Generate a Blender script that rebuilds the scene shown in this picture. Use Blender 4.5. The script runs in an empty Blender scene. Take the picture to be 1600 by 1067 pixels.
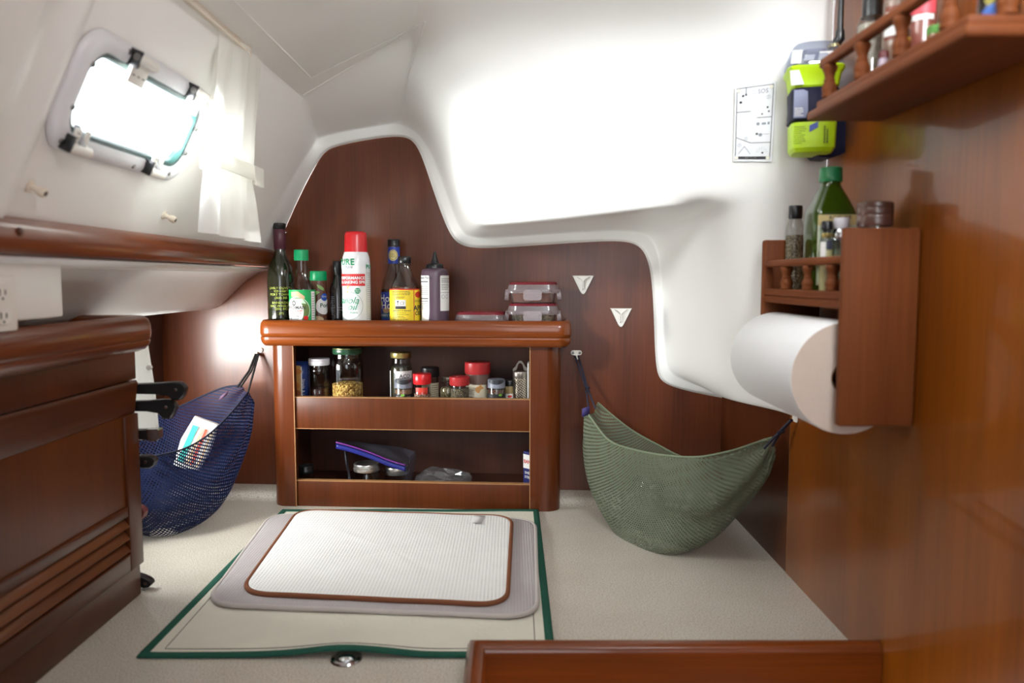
import bpy, bmesh, math, random
from math import sin, cos, pi, radians, tan, atan
from mathutils import Vector, Matrix
from mathutils.bvhtree import BVHTree

random.seed(7)
SC = bpy.context.scene
COL = SC.collection

# ------------------------------------------------------------------ camera model (measured from the photograph)
F = 1200.0                      # focal length in pixels of the 1600x1067 frame
H = 0.545                       # eye height above the worktop
PT = atan(98.0 / F)             # camera tilts down a little
cT, sT = cos(PT), sin(PT)

def ray(px, py):
    dx = (px - 800.0) / F
    dz = (533.5 - py) / F
    return Vector((dx, cT + dz * sT, dz * cT - sT))

CAM = Vector((0, 0, H))
def PY(px, py, Y):
    r = ray(px, py); return CAM + r * (Y / r.y)
def PX(px, py, X):
    r = ray(px, py); return CAM + r * (X / r.x)
def PZ(px, py, Z):
    r = ray(px, py); return CAM + r * ((Z - H) / r.z)
def PP(px, py, p0, n):
    r = ray(px, py); return CAM + r * ((p0 - CAM).dot(n) / r.dot(n))
def zat(py, Y):
    return PY(800, py, Y).z
def mpx(Y, py=435):
    return Y / (F * ray(800, py).y)

# back bulkhead frame: u to the right, w towards the viewer
AL = radians(4.0)
UB = Vector((cos(AL), -sin(AL), 0))
NB = Vector((-sin(AL), -cos(AL), 0))
OB = Vector((0, 1.886, 0))
RZ = -AL
def BK(u, w, z):
    return OB + UB * u + NB * w + Vector((0, 0, z))
def PB(px, py, w=0.0):
    return PP(px, py, OB + NB * w, NB)
def UZ(px, py, w=0.0):
    p = PB(px, py, w); return ((p - OB).dot(UB), p.z)

# ------------------------------------------------------------------ materials
def lin(c):
    c = c / 255.0
    return c / 12.92 if c <= 0.04045 else ((c + 0.055) / 1.055) ** 2.4
def rgb(c):
    return (lin(c[0]), lin(c[1]), lin(c[2]), 1.0)
_M = {}
def new_mat(name):
    m = bpy.data.materials.new(name); m.use_nodes = True
    nt = m.node_tree; nt.nodes.clear()
    out = nt.nodes.new('ShaderNodeOutputMaterial')
    return m, nt, out
def N(nt, t, **kw):
    n = nt.nodes.new(t)
    for k, v in kw.items():
        if k in n.inputs.keys(): n.inputs[k].default_value = v
        else: setattr(n, k, v)
    return n
def mat(name, col, rough=0.4, metal=0.0, coat=0.0, noise=0.06, nscale=60.0, bump=0.0, bscale=200.0, trans=0.0, sss=0.0, spec=0.5):
    if name in _M: return _M[name]
    m, nt, out = new_mat(name)
    p = N(nt, 'ShaderNodeBsdfPrincipled')
    nt.links.new(p.outputs[0], out.inputs[0])
    p.inputs['Roughness'].default_value = rough
    p.inputs['Metallic'].default_value = metal
    p.inputs['Coat Weight'].default_value = coat
    p.inputs['Coat Roughness'].default_value = 0.06
    p.inputs['Specular IOR Level'].default_value = spec
    p.inputs['Transmission Weight'].default_value = trans
    c = rgb(col)
    tc = N(nt, 'ShaderNodeTexCoord')
    no = N(nt, 'ShaderNodeTexNoise'); no.inputs['Scale'].default_value = nscale; no.inputs['Detail'].default_value = 3
    nt.links.new(tc.outputs['Object'], no.inputs['Vector'])
    mx = N(nt, 'ShaderNodeMix', data_type='RGBA')
    nt.links.new(no.outputs['Fac'], mx.inputs[0])
    mx.inputs[6].default_value = tuple(min(1, x * (1 - noise)) for x in c[:3]) + (1,)
    mx.inputs[7].default_value = tuple(min(1, x * (1 + noise)) for x in c[:3]) + (1,)
    nt.links.new(mx.outputs[2], p.inputs['Base Color'])
    if bump:
        b = N(nt, 'ShaderNodeBump'); b.inputs['Strength'].default_value = bump; b.inputs['Distance'].default_value = 0.001
        n2 = N(nt, 'ShaderNodeTexNoise'); n2.inputs['Scale'].default_value = bscale; n2.inputs['Detail'].default_value = 2
        nt.links.new(tc.outputs['Object'], n2.inputs['Vector'])
        nt.links.new(n2.outputs['Fac'], b.inputs['Height']); nt.links.new(b.outputs[0], p.inputs['Normal'])
    _M[name] = m
    return m

def wood(name, dark, light, axis='z', rough=0.3, coat=0.35, bands=1.0, spec=0.5, crough=0.08, big=3.0):
    """varnished joinery: long grain along one axis"""
    if name in _M: return _M[name]
    m, nt, out = new_mat(name)
    p = N(nt, 'ShaderNodeBsdfPrincipled'); nt.links.new(p.outputs[0], out.inputs[0])
    p.inputs['Roughness'].default_value = rough; p.inputs['Coat Weight'].default_value = coat
    p.inputs['Coat Roughness'].default_value = crough; p.inputs['Specular IOR Level'].default_value = spec
    tc = N(nt, 'ShaderNodeTexCoord')
    def noise(sc_across, sc_along, detail, rgh):
        mp = N(nt, 'ShaderNodeMapping')
        s = [sc_across] * 3; s['xyz'.index(axis)] = sc_along
        mp.inputs['Scale'].default_value = s
        nt.links.new(tc.outputs['Object'], mp.inputs['Vector'])
        n = N(nt, 'ShaderNodeTexNoise'); n.inputs['Scale'].default_value = 1.0
        n.inputs['Detail'].default_value = detail; n.inputs['Roughness'].default_value = rgh
        nt.links.new(mp.outputs[0], n.inputs['Vector']); return n
    a = noise(14 * bands, 1.3, 3, 0.5)         # broad bands of figure
    b = noise(210 * bands, 6, 2, 0.6)          # fine pores
    c = noise(big, big * .6, 2, 0.5)           # slow drift of tone
    add = N(nt, 'ShaderNodeMath', operation='MULTIPLY_ADD'); nt.links.new(a.outputs['Fac'], add.inputs[0]); add.inputs[1].default_value = 0.55
    m2 = N(nt, 'ShaderNodeMath', operation='MULTIPLY'); nt.links.new(b.outputs['Fac'], m2.inputs[0]); m2.inputs[1].default_value = 0.30
    nt.links.new(m2.outputs[0], add.inputs[2])
    ad2 = N(nt, 'ShaderNodeMath', operation='MULTIPLY_ADD'); nt.links.new(c.outputs['Fac'], ad2.inputs[0]); ad2.inputs[1].default_value = 0.25
    nt.links.new(add.outputs[0], ad2.inputs[2])
    r = N(nt, 'ShaderNodeValToRGB')
    r.color_ramp.elements[0].position = 0.36; r.color_ramp.elements[0].color = rgb(dark)
    r.color_ramp.elements[1].position = 0.74; r.color_ramp.elements[1].color = rgb(light)
    nt.links.new(ad2.outputs[0], r.inputs[0]); nt.links.new(r.outputs[0], p.inputs['Base Color'])
    _M[name] = m
    return m

def glass(name, tint=(235, 240, 238), base=0.06, rough=0.03, milk=0.0, milkcol=(240, 240, 240), top=0.75):
    """thin clear wall: light passes straight through, the surface mirrors at grazing angles"""
    if name in _M: return _M[name]
    m, nt, out = new_mat(name)
    t = N(nt, 'ShaderNodeBsdfTransparent'); t.inputs[0].default_value = rgb(tint)
    g = N(nt, 'ShaderNodeBsdfGlossy'); g.inputs['Roughness'].default_value = rough
    lw = N(nt, 'ShaderNodeLayerWeight'); lw.inputs[0].default_value = 0.25
    mr = N(nt, 'ShaderNodeMapRange'); mr.inputs[3].default_value = base; mr.inputs[4].default_value = top
    nt.links.new(lw.outputs['Facing'], mr.inputs[0])
    pw = N(nt, 'ShaderNodeMath', operation='POWER'); nt.links.new(lw.outputs['Facing'], pw.inputs[0]); pw.inputs[1].default_value = 2.5
    nt.links.new(pw.outputs[0], mr.inputs[0])
    mx = N(nt, 'ShaderNodeMixShader')
    nt.links.new(mr.outputs[0], mx.inputs[0]); nt.links.new(t.outputs[0], mx.inputs[1]); nt.links.new(g.outputs[0], mx.inputs[2])
    last = mx
    if milk > 0:
        d = N(nt, 'ShaderNodeBsdfDiffuse'); d.inputs[0].default_value = rgb(milkcol)
        m3 = N(nt, 'ShaderNodeMixShader'); m3.inputs[0].default_value = milk
        nt.links.new(mx.outputs[0], m3.inputs[1]); nt.links.new(d.outputs[0], m3.inputs[2]); last = m3
    nt.links.new(last.outputs[0], out.inputs[0])
    _M[name] = m
    return m

def netting(name, col, nu, nv, hole=0.3, rough=0.6, sheen=0.15):
    """knitted net: round holes in staggered rows, laid out along the cloth's own UVs"""
    m, nt, out = new_mat(name)
    p = N(nt, 'ShaderNodeBsdfPrincipled'); p.inputs['Base Color'].default_value = rgb(col); p.inputs['Roughness'].default_value = rough
    p.inputs['Sheen Weight'].default_value = sheen; p.inputs['Specular IOR Level'].default_value = .15
    tr = N(nt, 'ShaderNodeBsdfTransparent')
    uv = N(nt, 'ShaderNodeUVMap'); uv.uv_map = 'UVMap'
    sp = N(nt, 'ShaderNodeSeparateXYZ'); nt.links.new(uv.outputs[0], sp.inputs[0])
    def M(op, a, b=None, c=None):
        n = N(nt, 'ShaderNodeMath', operation=op)
        for i, x in enumerate((a, b, c)):
            if x is None: continue
            if isinstance(x, (int, float)): n.inputs[i].default_value = x
            else: nt.links.new(x, n.inputs[i])
        return n.outputs[0]
    v = M('MULTIPLY', sp.outputs[1], nv); vf = M('FLOOR', v)
    u = M('MULTIPLY_ADD', vf, 0.5, M('MULTIPLY', sp.outputs[0], nu))
    uu = M('SUBTRACT', M('FRACT', u), 0.5); vv = M('SUBTRACT', M('FRACT', v), 0.5)
    d = M('SQRT', M('ADD', M('MULTIPLY', uu, uu), M('MULTIPLY', M('MULTIPLY', vv, vv), .48)))
    msk = M('LESS_THAN', d, hole)
    mx = N(nt, 'ShaderNodeMixShader'); nt.links.new(msk, mx.inputs[0])
    nt.links.new(p.outputs[0], mx.inputs[1]); nt.links.new(tr.outputs[0], mx.inputs[2])
    nt.links.new(mx.outputs[0], out.inputs[0])
    return m

# ------------------------------------------------------------------ mesh builder
_TXT = {}
def text_geo(s, bold=0.0, shear=0.0):
    k = (s, bold, shear)
    if k in _TXT: return _TXT[k]
    cu = bpy.data.curves.new('glyphs', 'FONT'); cu.body = s; cu.size = 1.0; cu.align_x = 'CENTER'; cu.align_y = 'CENTER'
    cu.offset = bold; cu.shear = shear; cu.resolution_u = 2
    o = bpy.data.objects.new('glyphs', cu); COL.objects.link(o)
    dg = bpy.context.evaluated_depsgraph_get(); dg.update()
    me = bpy.data.meshes.new_from_object(o.evaluated_get(dg))
    vs = [(v.co.x, v.co.y) for v in me.vertices]; fs = [tuple(p.vertices) for p in me.polygons]
    bpy.data.objects.remove(o); bpy.data.curves.remove(cu); bpy.data.meshes.remove(me)
    _TXT[k] = (vs, fs)
    return _TXT[k]

class MB:
    def __init__(s):
        s.v = []; s.f = []; s.m = []; s.uv = []
    def add(s, vs, fs, m=0, uvs=None):
        b = len(s.v); s.v += [tuple(v) for v in vs]
        for i, f in enumerate(fs):
            s.f.append(tuple(b + j for j in f)); s.m.append(m); s.uv.append(uvs[i] if uvs else None)
        return s
    def merge(s, o, M=None, m=None):
        vs = o.v if M is None else [tuple(M @ Vector(v)) for v in o.v]
        b = len(s.v); s.v += vs
        for f, mm, uv in zip(o.f, o.m, o.uv):
            s.f.append(tuple(b + j for j in f)); s.m.append(mm if m is None else m); s.uv.append(uv)
        return s
    def box(s, x0, x1, y0, y1, z0, z1, bev=0.0, m=0, seg=2, M=None):
        x0, x1 = min(x0, x1), max(x0, x1); y0, y1 = min(y0, y1), max(y0, y1); z0, z1 = min(z0, z1), max(z0, z1)
        if bev <= 0:
            vs = [(x, y, z) for z in (z0, z1) for y in (y0, y1) for x in (x0, x1)]
            fs = [(0, 2, 3, 1), (4, 5, 7, 6), (0, 1, 5, 4), (2, 6, 7, 3), (0, 4, 6, 2), (1, 3, 7, 5)]
        else:
            bm = bmesh.new(); bmesh.ops.create_cube(bm, size=1)
            for v in bm.verts:
                v.co = Vector(((x0 + x1) / 2 + v.co.x * (x1 - x0), (y0 + y1) / 2 + v.co.y * (y1 - y0), (z0 + z1) / 2 + v.co.z * (z1 - z0)))
            bev = min(bev, .49 * min(x1 - x0, y1 - y0, z1 - z0))
            bmesh.ops.bevel(bm, geom=bm.edges[:], offset=bev, segments=seg, profile=.5, affect='EDGES')
            bm.verts.ensure_lookup_table(); bm.verts.index_update()
            vs = [tuple(v.co) for v in bm.verts]; fs = [tuple(v.index for v in f.verts) for f in bm.faces]; bm.free()
        if M is not None: vs = [tuple(M @ Vector(v)) for v in vs]
        return s.add(vs, fs, m)
    def lathe(s, prof, c=(0, 0), seg=28, m=0, a0=0.0, a1=2 * pi, z0=0.0):
        full = abs(a1 - a0 - 2 * pi) < 1e-6
        n = seg if full else seg + 1
        vs = []; ring = []
        for r, z in prof:
            if r < 1e-6 and full:
                ring.append([len(vs)]); vs.append((c[0], c[1], z + z0)); continue
            row = []
            for i in range(n):
                a = a0 + (a1 - a0) * i / seg
                row.append(len(vs)); vs.append((c[0] + r * sin(a), c[1] - r * cos(a), z + z0))
            ring.append(row)
        fs = []
        for A, B in zip(ring, ring[1:]):
            if len(A) == 1 and len(B) == 1: continue
            for i in range(seg):
                j = (i + 1) % n
                if len(A) == 1: fs.append((A[0], B[j], B[i]))
                elif len(B) == 1: fs.append((A[i], A[j], B[0]))
                else: fs.append((A[i], A[j], B[j], B[i]))
        return s.add(vs, fs, m)
    def tube(s, pts, r, seg=8, m=0, caps=True, closed=False):
        pts = [Vector(p) for p in pts]; n = len(pts)
        rr = r if isinstance(r, (list, tuple)) else [r] * n
        T = []
        for i in range(n):
            a = pts[(i - 1) % n] if closed or i > 0 else pts[i]
            b = pts[(i + 1) % n] if closed or i < n - 1 else pts[i]
            T.append((b - a).normalized())
        ref = Vector((0, 0, 1)) if abs(T[0].z) < .9 else Vector((1, 0, 0))
        X = (ref - T[0] * ref.dot(T[0])).normalized()
        vs = []
        for i in range(n):
            X = (X - T[i] * X.dot(T[i])).normalized(); Y = T[i].cross(X)
            for k in range(seg):
                a = 2 * pi * k / seg
                vs.append(pts[i] + (X * cos(a) + Y * sin(a)) * rr[i])
        fs = []
        for i in range(n if closed else n - 1):
            j = (i + 1) % n
            for k in range(seg):
                l = (k + 1) % seg
                fs.append((i * seg + k, i * seg + l, j * seg + l, j * seg + k))
        if caps and not closed:
            fs.append(tuple(range(seg - 1, -1, -1))); fs.append(tuple((n - 1) * seg + k for k in range(seg)))
        return s.add(vs, fs, m)
    def loft(s, rings, m=0, caps=(True, True), closed=True):
        k = len(rings[0]); vs = [p for r in rings for p in r]; fs = []
        for i in range(len(rings) - 1):
            for j in range(k if closed else k - 1):
                l = (j + 1) % k
                fs.append((i * k + j, i * k + l, (i + 1) * k + l, (i + 1) * k + j))
        if caps[0]: fs.append(tuple(range(k - 1, -1, -1)))
        if caps[1]: fs.append(tuple((len(rings) - 1) * k + j for j in range(k)))
        return s.add(vs, fs, m)
    def grid(s, G, m=0, uv=True, flip=False, U=None):
        R, C = len(G), len(G[0]); vs = [p for row in G for p in row]; fs = []; uvs = []
        for i in range(R - 1):
            for j in range(C - 1):
                q = [(i, j), (i, j + 1), (i + 1, j + 1), (i + 1, j)]
                if flip: q = q[::-1]
                fs.append(tuple(a * C + b for a, b in q)); uvs.append([U[a][b] if U else (b / (C - 1), a / (R - 1)) for a, b in q])
        return s.add(vs, fs, m, uvs if uv else None)
    def prism(s, poly, fn, lo, hi, m=0):
        n = len(poly)
        vs = [fn(a, b, lo) for a, b in poly] + [fn(a, b, hi) for a, b in poly]
        fs = [(i, (i + 1) % n, n + (i + 1) % n, n + i) for i in range(n)] + [tuple(range(n - 1, -1, -1)), tuple(range(n, 2 * n))]
        return s.add(vs, fs, m)
    def text(s, string, size, fn, m=0, bold=0.0, shear=0.0, sx=1.0):
        vs, fs = text_geo(string, bold, shear)
        return wrap(s, [(x * size * sx, y * size) for x, y in vs], fs, fn, m)
    def build(s, name, mats, parent=None, loc=(0, 0, 0), rz=0.0, smooth=40, local=None, rot=None):
        me = bpy.data.meshes.new(name)
        vs = s.v if local is None else [tuple(local @ Vector(v)) for v in s.v]
        me.from_pydata(vs, [], s.f)
        if not isinstance(mats, (list, tuple)): mats = [mats]
        for m in mats: me.materials.append(m)
        if len(mats) > 1: me.polygons.foreach_set('material_index', s.m)
        if any(u is not None for u in s.uv):
            l = me.uv_layers.new(name='UVMap'); k = 0
            for p, u in zip(me.polygons, s.uv):
                for i in range(p.loop_total):
                    l.data[k].uv = u[i] if u else (0, 0); k += 1
        me.validate(); 
        bm = bmesh.new(); bm.from_mesh(me); bmesh.ops.recalc_face_normals(bm, faces=bm.faces[:]); bm.to_mesh(me); bm.free()
        if smooth:
            me.shade_smooth(); me.set_sharp_from_angle(angle=radians(smooth))
        me.update()
        o = bpy.data.objects.new(name, me); COL.objects.link(o)
        if parent is not None: o.parent = parent
        o.location = loc; o.rotation_euler = rot if rot else (0, 0, rz)
        return o

def tag(o, label=None, cat=None, group=None, kind=None):
    if label: o['label'] = label
    if cat: o['category'] = cat
    if group: o['group'] = group
    if kind: o['kind'] = kind
    return o
def thing(name, label, cat, loc=(0, 0, 0), rz=0.0, group=None, rot=None):
    o = bpy.data.objects.new(name, None); COL.objects.link(o); o.empty_display_size = .02
    o.location = loc; o.rotation_euler = rot if rot else (0, 0, rz)
    return tag(o, label, cat, group)
def cyl(r, a0=0.0, z0=0.0, eps=.0004):
    """map label coordinates on to the front of a can"""
    f = lambda x, y: ((r + eps) * sin(a0 + x / r), -(r + eps) * cos(a0 + x / r), z0 + y)
    f.step = r * .13
    return f
def wrap(mb, vs, fs, fn, m):
    """lay flat artwork on a surface; on a curved one it is first cut into narrow strips so that it follows the curve"""
    st = getattr(fn, 'step', None)
    if st is None: return mb.add([fn(x, y) for x, y in vs], fs, m)
    bm = bmesh.new(); bv = [bm.verts.new((x, y, 0)) for x, y in vs]
    for f in fs:
        try: bm.faces.new([bv[i] for i in f])
        except ValueError: pass
    big = [f for f in bm.faces if len(f.verts) > 4]
    if big: bmesh.ops.triangulate(bm, faces=big)
    x0 = min(x for x, y in vs); x1 = max(x for x, y in vs)
    k = math.floor(x0 / st) + 1
    while k * st < x1:
        bmesh.ops.bisect_plane(bm, geom=bm.verts[:] + bm.edges[:] + bm.faces[:], dist=1e-7, plane_co=(k * st, 0, 0), plane_no=(1, 0, 0)); k += 1
    bm.verts.index_update()
    mb.add([fn(v.co.x, v.co.y) for v in bm.verts], [tuple(v.index for v in f.verts) for f in bm.faces], m); bm.free()
    return mb
def flat(y, x0=0.0, z0=0.0):
    return lambda x, z: (x0 + x, y, z0 + z)
def band(mb, r, z0, z1, a0, a1, m=0, seg=24, eps=.0003):
    mb.lathe([(r + eps, z0), (r + eps, z1)], seg=seg, m=m, a0=a0, a1=a1)
def lines(mb, fn, x0, x1, z0, z1, n, h, m, rnd=0.35, seed=1):
    """rows of small print as thin bars broken into words"""
    R = random.Random(seed)
    for i in range(n):
        z = z1 - (z1 - z0) * (i + .5) / n
        x = x0; end = x1 - R.random() * rnd * (x1 - x0)
        while x < end:
            w = (x1 - x0) * R.uniform(.06, .16); e = min(x + w, end)
            k = 3
            pts = [fn(x + (e - x) * j / k, z - h / 2) for j in range(k + 1)] + [fn(x + (e - x) * j / k, z + h / 2) for j in range(k, -1, -1)]
            mb.add(pts, [(j, j + 1, 2 * k - j, 2 * k + 1 - j) for j in range(k)], m)
            x = e + (x1 - x0) * .025
def rect(mb, fn, x0, x1, z0, z1, m, k=1):
    wrap(mb, [(x0, z0), (x1, z0), (x1, z1), (x0, z1)], [(0, 1, 2, 3)], fn, m)
def disc(mb, fn, cx, cz, r, m, k=20, rz=None, r0=0.0):
    rz = rz or r
    o = [(cx + r * cos(2 * pi * i / k), cz + rz * sin(2 * pi * i / k)) for i in range(k)]
    if r0 <= 0: wrap(mb, [(cx, cz)] + o, [(0, 1 + i, 1 + (i + 1) % k) for i in range(k)], fn, m)
    else:
        q = [(cx + r * r0 * cos(2 * pi * i / k), cz + rz * r0 * sin(2 * pi * i / k)) for i in range(k)]
        wrap(mb, o + q, [(i, (i + 1) % k, k + (i + 1) % k, k + i) for i in range(k)], fn, m)
def poly(mb, fn, pts, m):
    wrap(mb, list(pts), [tuple(range(len(pts)))], fn, m)
def under(parent, *kids):
    """make pieces sub-parts of a part (all share the thing's own frame)"""
    for k in kids: k.parent = parent
def rrect(hx, hy, r, n=5, c=(0, 0)):
    r = min(r, hx * .999, hy * .999); out = []
    for k, (sx, sy) in enumerate(((1, 1), (-1, 1), (-1, -1), (1, -1))):
        for i in range(n + 1):
            a = pi / 2 * k + pi / 2 * i / n
            out.append((c[0] + sx * (hx - r) + r * cos(a), c[1] + sy * (hy - r) + r * sin(a)))
    return out
def ring(pts, z): return [(x, y, z) for x, y in pts]
def crom(P, t):
    """Catmull-Rom through a list of vectors, t in 0..1"""
    n = len(P) - 1; x = min(max(t * n, 0), n - 1e-9); i = int(x); f = x - i
    p0 = P[i - 1] if i > 0 else P[0] * 2 - P[1]
    p1, p2 = P[i], P[i + 1]
    p3 = P[i + 2] if i + 2 <= n else P[n] * 2 - P[n - 1]
    return ((p1 * 2) + (p2 - p0) * f + (p0 * 2 - p1 * 5 + p2 * 4 - p3) * f * f + (p1 * 3 - p0 - p2 * 3 + p3) * f ** 3) * .5
def sweep(mb, path, prof, closed_path=False, m=0, caps=True, closed_prof=True):
    """path: plan points (x, y); prof: (offset to the outside, z). Outside is to the right of travel."""
    n = len(path); P = [Vector((p[0], p[1])) for p in path]; rings = []
    for i in range(n):
        a = P[i] - P[i - 1] if (i > 0 or closed_path) else P[1] - P[0]
        b = P[(i + 1) % n] - P[i] if (i < n - 1 or closed_path) else P[n - 1] - P[n - 2]
        a.normalize(); b.normalize()
        na, nb = Vector((a.y, -a.x)), Vector((b.y, -b.x))
        nn = na + nb; nn = nn / max(.3, (1 + na.dot(nb)))
        rings.append([(P[i].x + nn.x * o, P[i].y + nn.y * o, z) for o, z in prof])
    if closed_path:
        rings.append(rings[0])
        return mb.loft(rings, m, (False, False), closed_prof)
    return mb.loft(rings, m, (caps, caps), closed_prof)
# ================================================================== materials
M_WHITE = mat('gelcoat_white', (240, 239, 235), .38, noise=.015, nscale=8, coat=.12)
M_PANEL = wood('bulkhead_cherry', (70, 31, 14), (108, 53, 25), 'z', rough=.34, coat=.3, crough=.20, spec=.3, bands=1.0)
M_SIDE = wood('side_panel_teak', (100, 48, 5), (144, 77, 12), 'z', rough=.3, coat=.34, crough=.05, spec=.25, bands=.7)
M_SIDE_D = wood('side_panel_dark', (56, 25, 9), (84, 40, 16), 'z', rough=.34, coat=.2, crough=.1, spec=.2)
M_RAIL_Y = wood('rail_teak_along', (82, 35, 10), (128, 62, 20), 'y', rough=.3, coat=.28, spec=.25, crough=.1)
M_RAIL_X = wood('rail_teak_across', (86, 38, 10), (136, 66, 20), 'x', rough=.28, coat=.38, spec=.25, crough=.08)
M_POST = wood('post_cherry', (68, 29, 9), (102, 48, 17), 'z', rough=.3, coat=.36, spec=.25, crough=.1)
M_BAR = wood('shelf_front_cherry', (70, 31, 9), (102, 49, 17), 'z', rough=.42, coat=.05, spec=.2, crough=.2, bands=.8)
M_CAB = wood('cabinet_cherry', (56, 24, 5), (86, 39, 10), 'z', rough=.34, coat=.1, spec=.2, crough=.14)
M_CAB_Y = wood('cabinet_cherry_along', (56, 24, 5), (88, 40, 10), 'y', rough=.34, coat=.1, spec=.2, crough=.14)
M_RACK = wood('rack_teak', (92, 46, 20), (124, 68, 33), 'z', rough=.55, coat=0, bands=1.3, spec=.15)
M_RACK_Y = wood('rack_teak_along', (94, 48, 22), (128, 70, 35), 'y', rough=.55, coat=0, bands=1.3, spec=.15)
M_INSIDE = wood('cubby_inside', (56, 24, 11), (84, 39, 19), 'z', rough=.5, coat=.1)
M_EDGE = mat('ply_edge', (168, 122, 78), .5)
M_PLASTIC = mat('white_plastic', (232, 228, 220), .32, noise=.01)
M_CREAM = mat('cream_plastic', (226, 214, 196), .35, noise=.01)
M_CHROME = mat('chrome', (210, 212, 215), .12, metal=1, noise=.01)
M_ALU = mat('anodised_aluminium', (226, 227, 230), .42, metal=.08, noise=.02)
M_SCREW = mat('screw_steel', (120, 118, 114), .3, metal=.9)
M_DARK = mat('shadow_black', (24, 22, 22), .5)
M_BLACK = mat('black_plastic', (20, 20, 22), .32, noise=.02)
M_GASKET = mat('green_gasket', (30, 62, 58), .4)

# worktop: cream solid surface with fine specks
def worktop_mat():
    m, nt, out = new_mat('speckled_worktop')
    p = N(nt, 'ShaderNodeBsdfPrincipled'); nt.links.new(p.outputs[0], out.inputs[0])
    p.inputs['Roughness'].default_value = .36
    tc = N(nt, 'ShaderNodeTexCoord')
    a = N(nt, 'ShaderNodeTexNoise'); a.inputs['Scale'].default_value = 420; a.inputs['Detail'].default_value = 2
    b = N(nt, 'ShaderNodeTexNoise'); b.inputs['Scale'].default_value = 9; b.inputs['Detail'].default_value = 3
    for x in (a, b): nt.links.new(tc.outputs['Object'], x.inputs['Vector'])
    r = N(nt, 'ShaderNodeValToRGB'); e = r.color_ramp.elements
    e[0].position = .30; e[0].color = rgb((156, 139, 114)); e[1].position = .5; e[1].color = rgb((202, 196, 184))
    q = e.new(.72); q.color = rgb((217, 213, 204))
    nt.links.new(a.outputs['Fac'], r.inputs[0])
    mx = N(nt, 'ShaderNodeMix', data_type='RGBA', blend_type='MULTIPLY'); mx.inputs[0].default_value = .25
    r2 = N(nt, 'ShaderNodeValToRGB'); r2.color_ramp.elements[0].color = (.75, .72, .66, 1); r2.color_ramp.elements[0].position = .3
    r2.color_ramp.elements[1].position = .6
    nt.links.new(b.outputs['Fac'], r2.inputs[0])
    nt.links.new(r.outputs[0], mx.inputs[6]); nt.links.new(r2.outputs[0], mx.inputs[7])
    nt.links.new(mx.outputs[2], p.inputs['Base Color'])
    return m
M_TOP = worktop_mat()

XW = 0.51                                     # port side panel on the right
XL = -0.890                                   # hull lining on the left, low down
def wallL(px, py):                            # leaning cabin side on the left
    n = Vector((1, 0, -.47)); return PP(px, py, Vector((-.60, 0, .62)), n)
def xl(z): return -.60 + .47 * (z - .62)

# ------------------------------------------------------------------ worktop
mb = MB()
plan = [(XL, .35), (-.05, .35), (-.05, 1.03), (XW, 1.03), (XW, 1.855), (XL, 1.965)]
mb.prism(plan, lambda a, b, c: (a, b, c), -.035, 0)
# upstand along the bulkhead, coved into the top
lip = [(-.01, 0), (.080, 0), (.072, .002), (.067, .006), (.064, .012), (.060, .017), (.052, .020), (-.01, .021)]
u0, u1 = -.93, .50
mb.loft([[tuple(BK(u, w, z)) for w, z in lip] for u in (u0, u1)])
top = mb.build('worktop', M_TOP, smooth=50)
tag(top, 'cream speckled galley worktop with an upstand along the wooden bulkhead', 'worktop')

# ------------------------------------------------------------------ bulkhead with the cubby opening
def bulkhead_poly():
    e = [(300, 800), (1180, 800)]
    o = [(1190, 560), (1036, 560), (1032, 500), (1028, 420), (1016, 384), (1002, 366), (970, 362),
         (880, 368), (760, 377), (724, 372), (712, 356), (684, 283), (664, 224), (655, 206), (632, 199), (575, 207), (514, 217), (491, 230), (450, 296), (412, 372)]
    pts = [UZ(*p) for p in o]
    pts = [(-.93, -.01), (.53, -.01), (.53, pts[0][1])] + pts + [(-.56, .66), (-.93, .66)]
    return pts
out_pts = bulkhead_poly()
W_F = .115                                    # front of the cubby posts, ahead of the bulkhead
hL, hR_ = UZ(422, 650, W_F)[0] + .013, UZ(875, 650, W_F)[0] - .013
hole = [(hL, .005), (hR_, .005), (hR_, .418), (hL, .418)]
bm = bmesh.new()
ed = []
for loop in (out_pts, hole):
    vs = [bm.verts.new(BK(u, 0, z)) for u, z in loop]
    for i in range(len(vs)): ed.append(bm.edges.new((vs[i], vs[(i + 1) % len(vs)])))
bmesh.ops.triangle_fill(bm, use_beauty=True, use_dissolve=False, edges=ed, normal=NB)
me = bpy.data.meshes.new('wall_back'); bm.to_mesh(me); bm.free()
wb = bpy.data.objects.new('wall_back', me); COL.objects.link(wb); me.materials.append(M_PANEL)
tag(wb, 'reddish wooden bulkhead behind the shelf unit', kind='structure')
md = wb.modifiers.new('thickness', 'SOLIDIFY'); md.thickness = .014; md.offset = -1
for p in me.polygons:
    if p.normal.dot(NB) < 0: p.flip()

# ------------------------------------------------------------------ side panel on the right (two sheets with a joint)
mb = MB()
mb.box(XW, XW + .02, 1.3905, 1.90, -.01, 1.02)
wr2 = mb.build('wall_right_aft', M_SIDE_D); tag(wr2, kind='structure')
mb = MB(); mb.box(XW - .0008, XW + .02, .30, 1.3895, -.30, 1.22, bev=.0015)
wr = mb.build('wall_right', M_SIDE); tag(wr, 'glossy orange-brown wooden side panel', kind='structure')
mb = MB(); mb.box(XW - .0006, XW + .004, 1.3896, 1.3904, 0.0, .30)
jt = mb.build('trim_2', M_EDGE); tag(jt, kind='structure')

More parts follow.
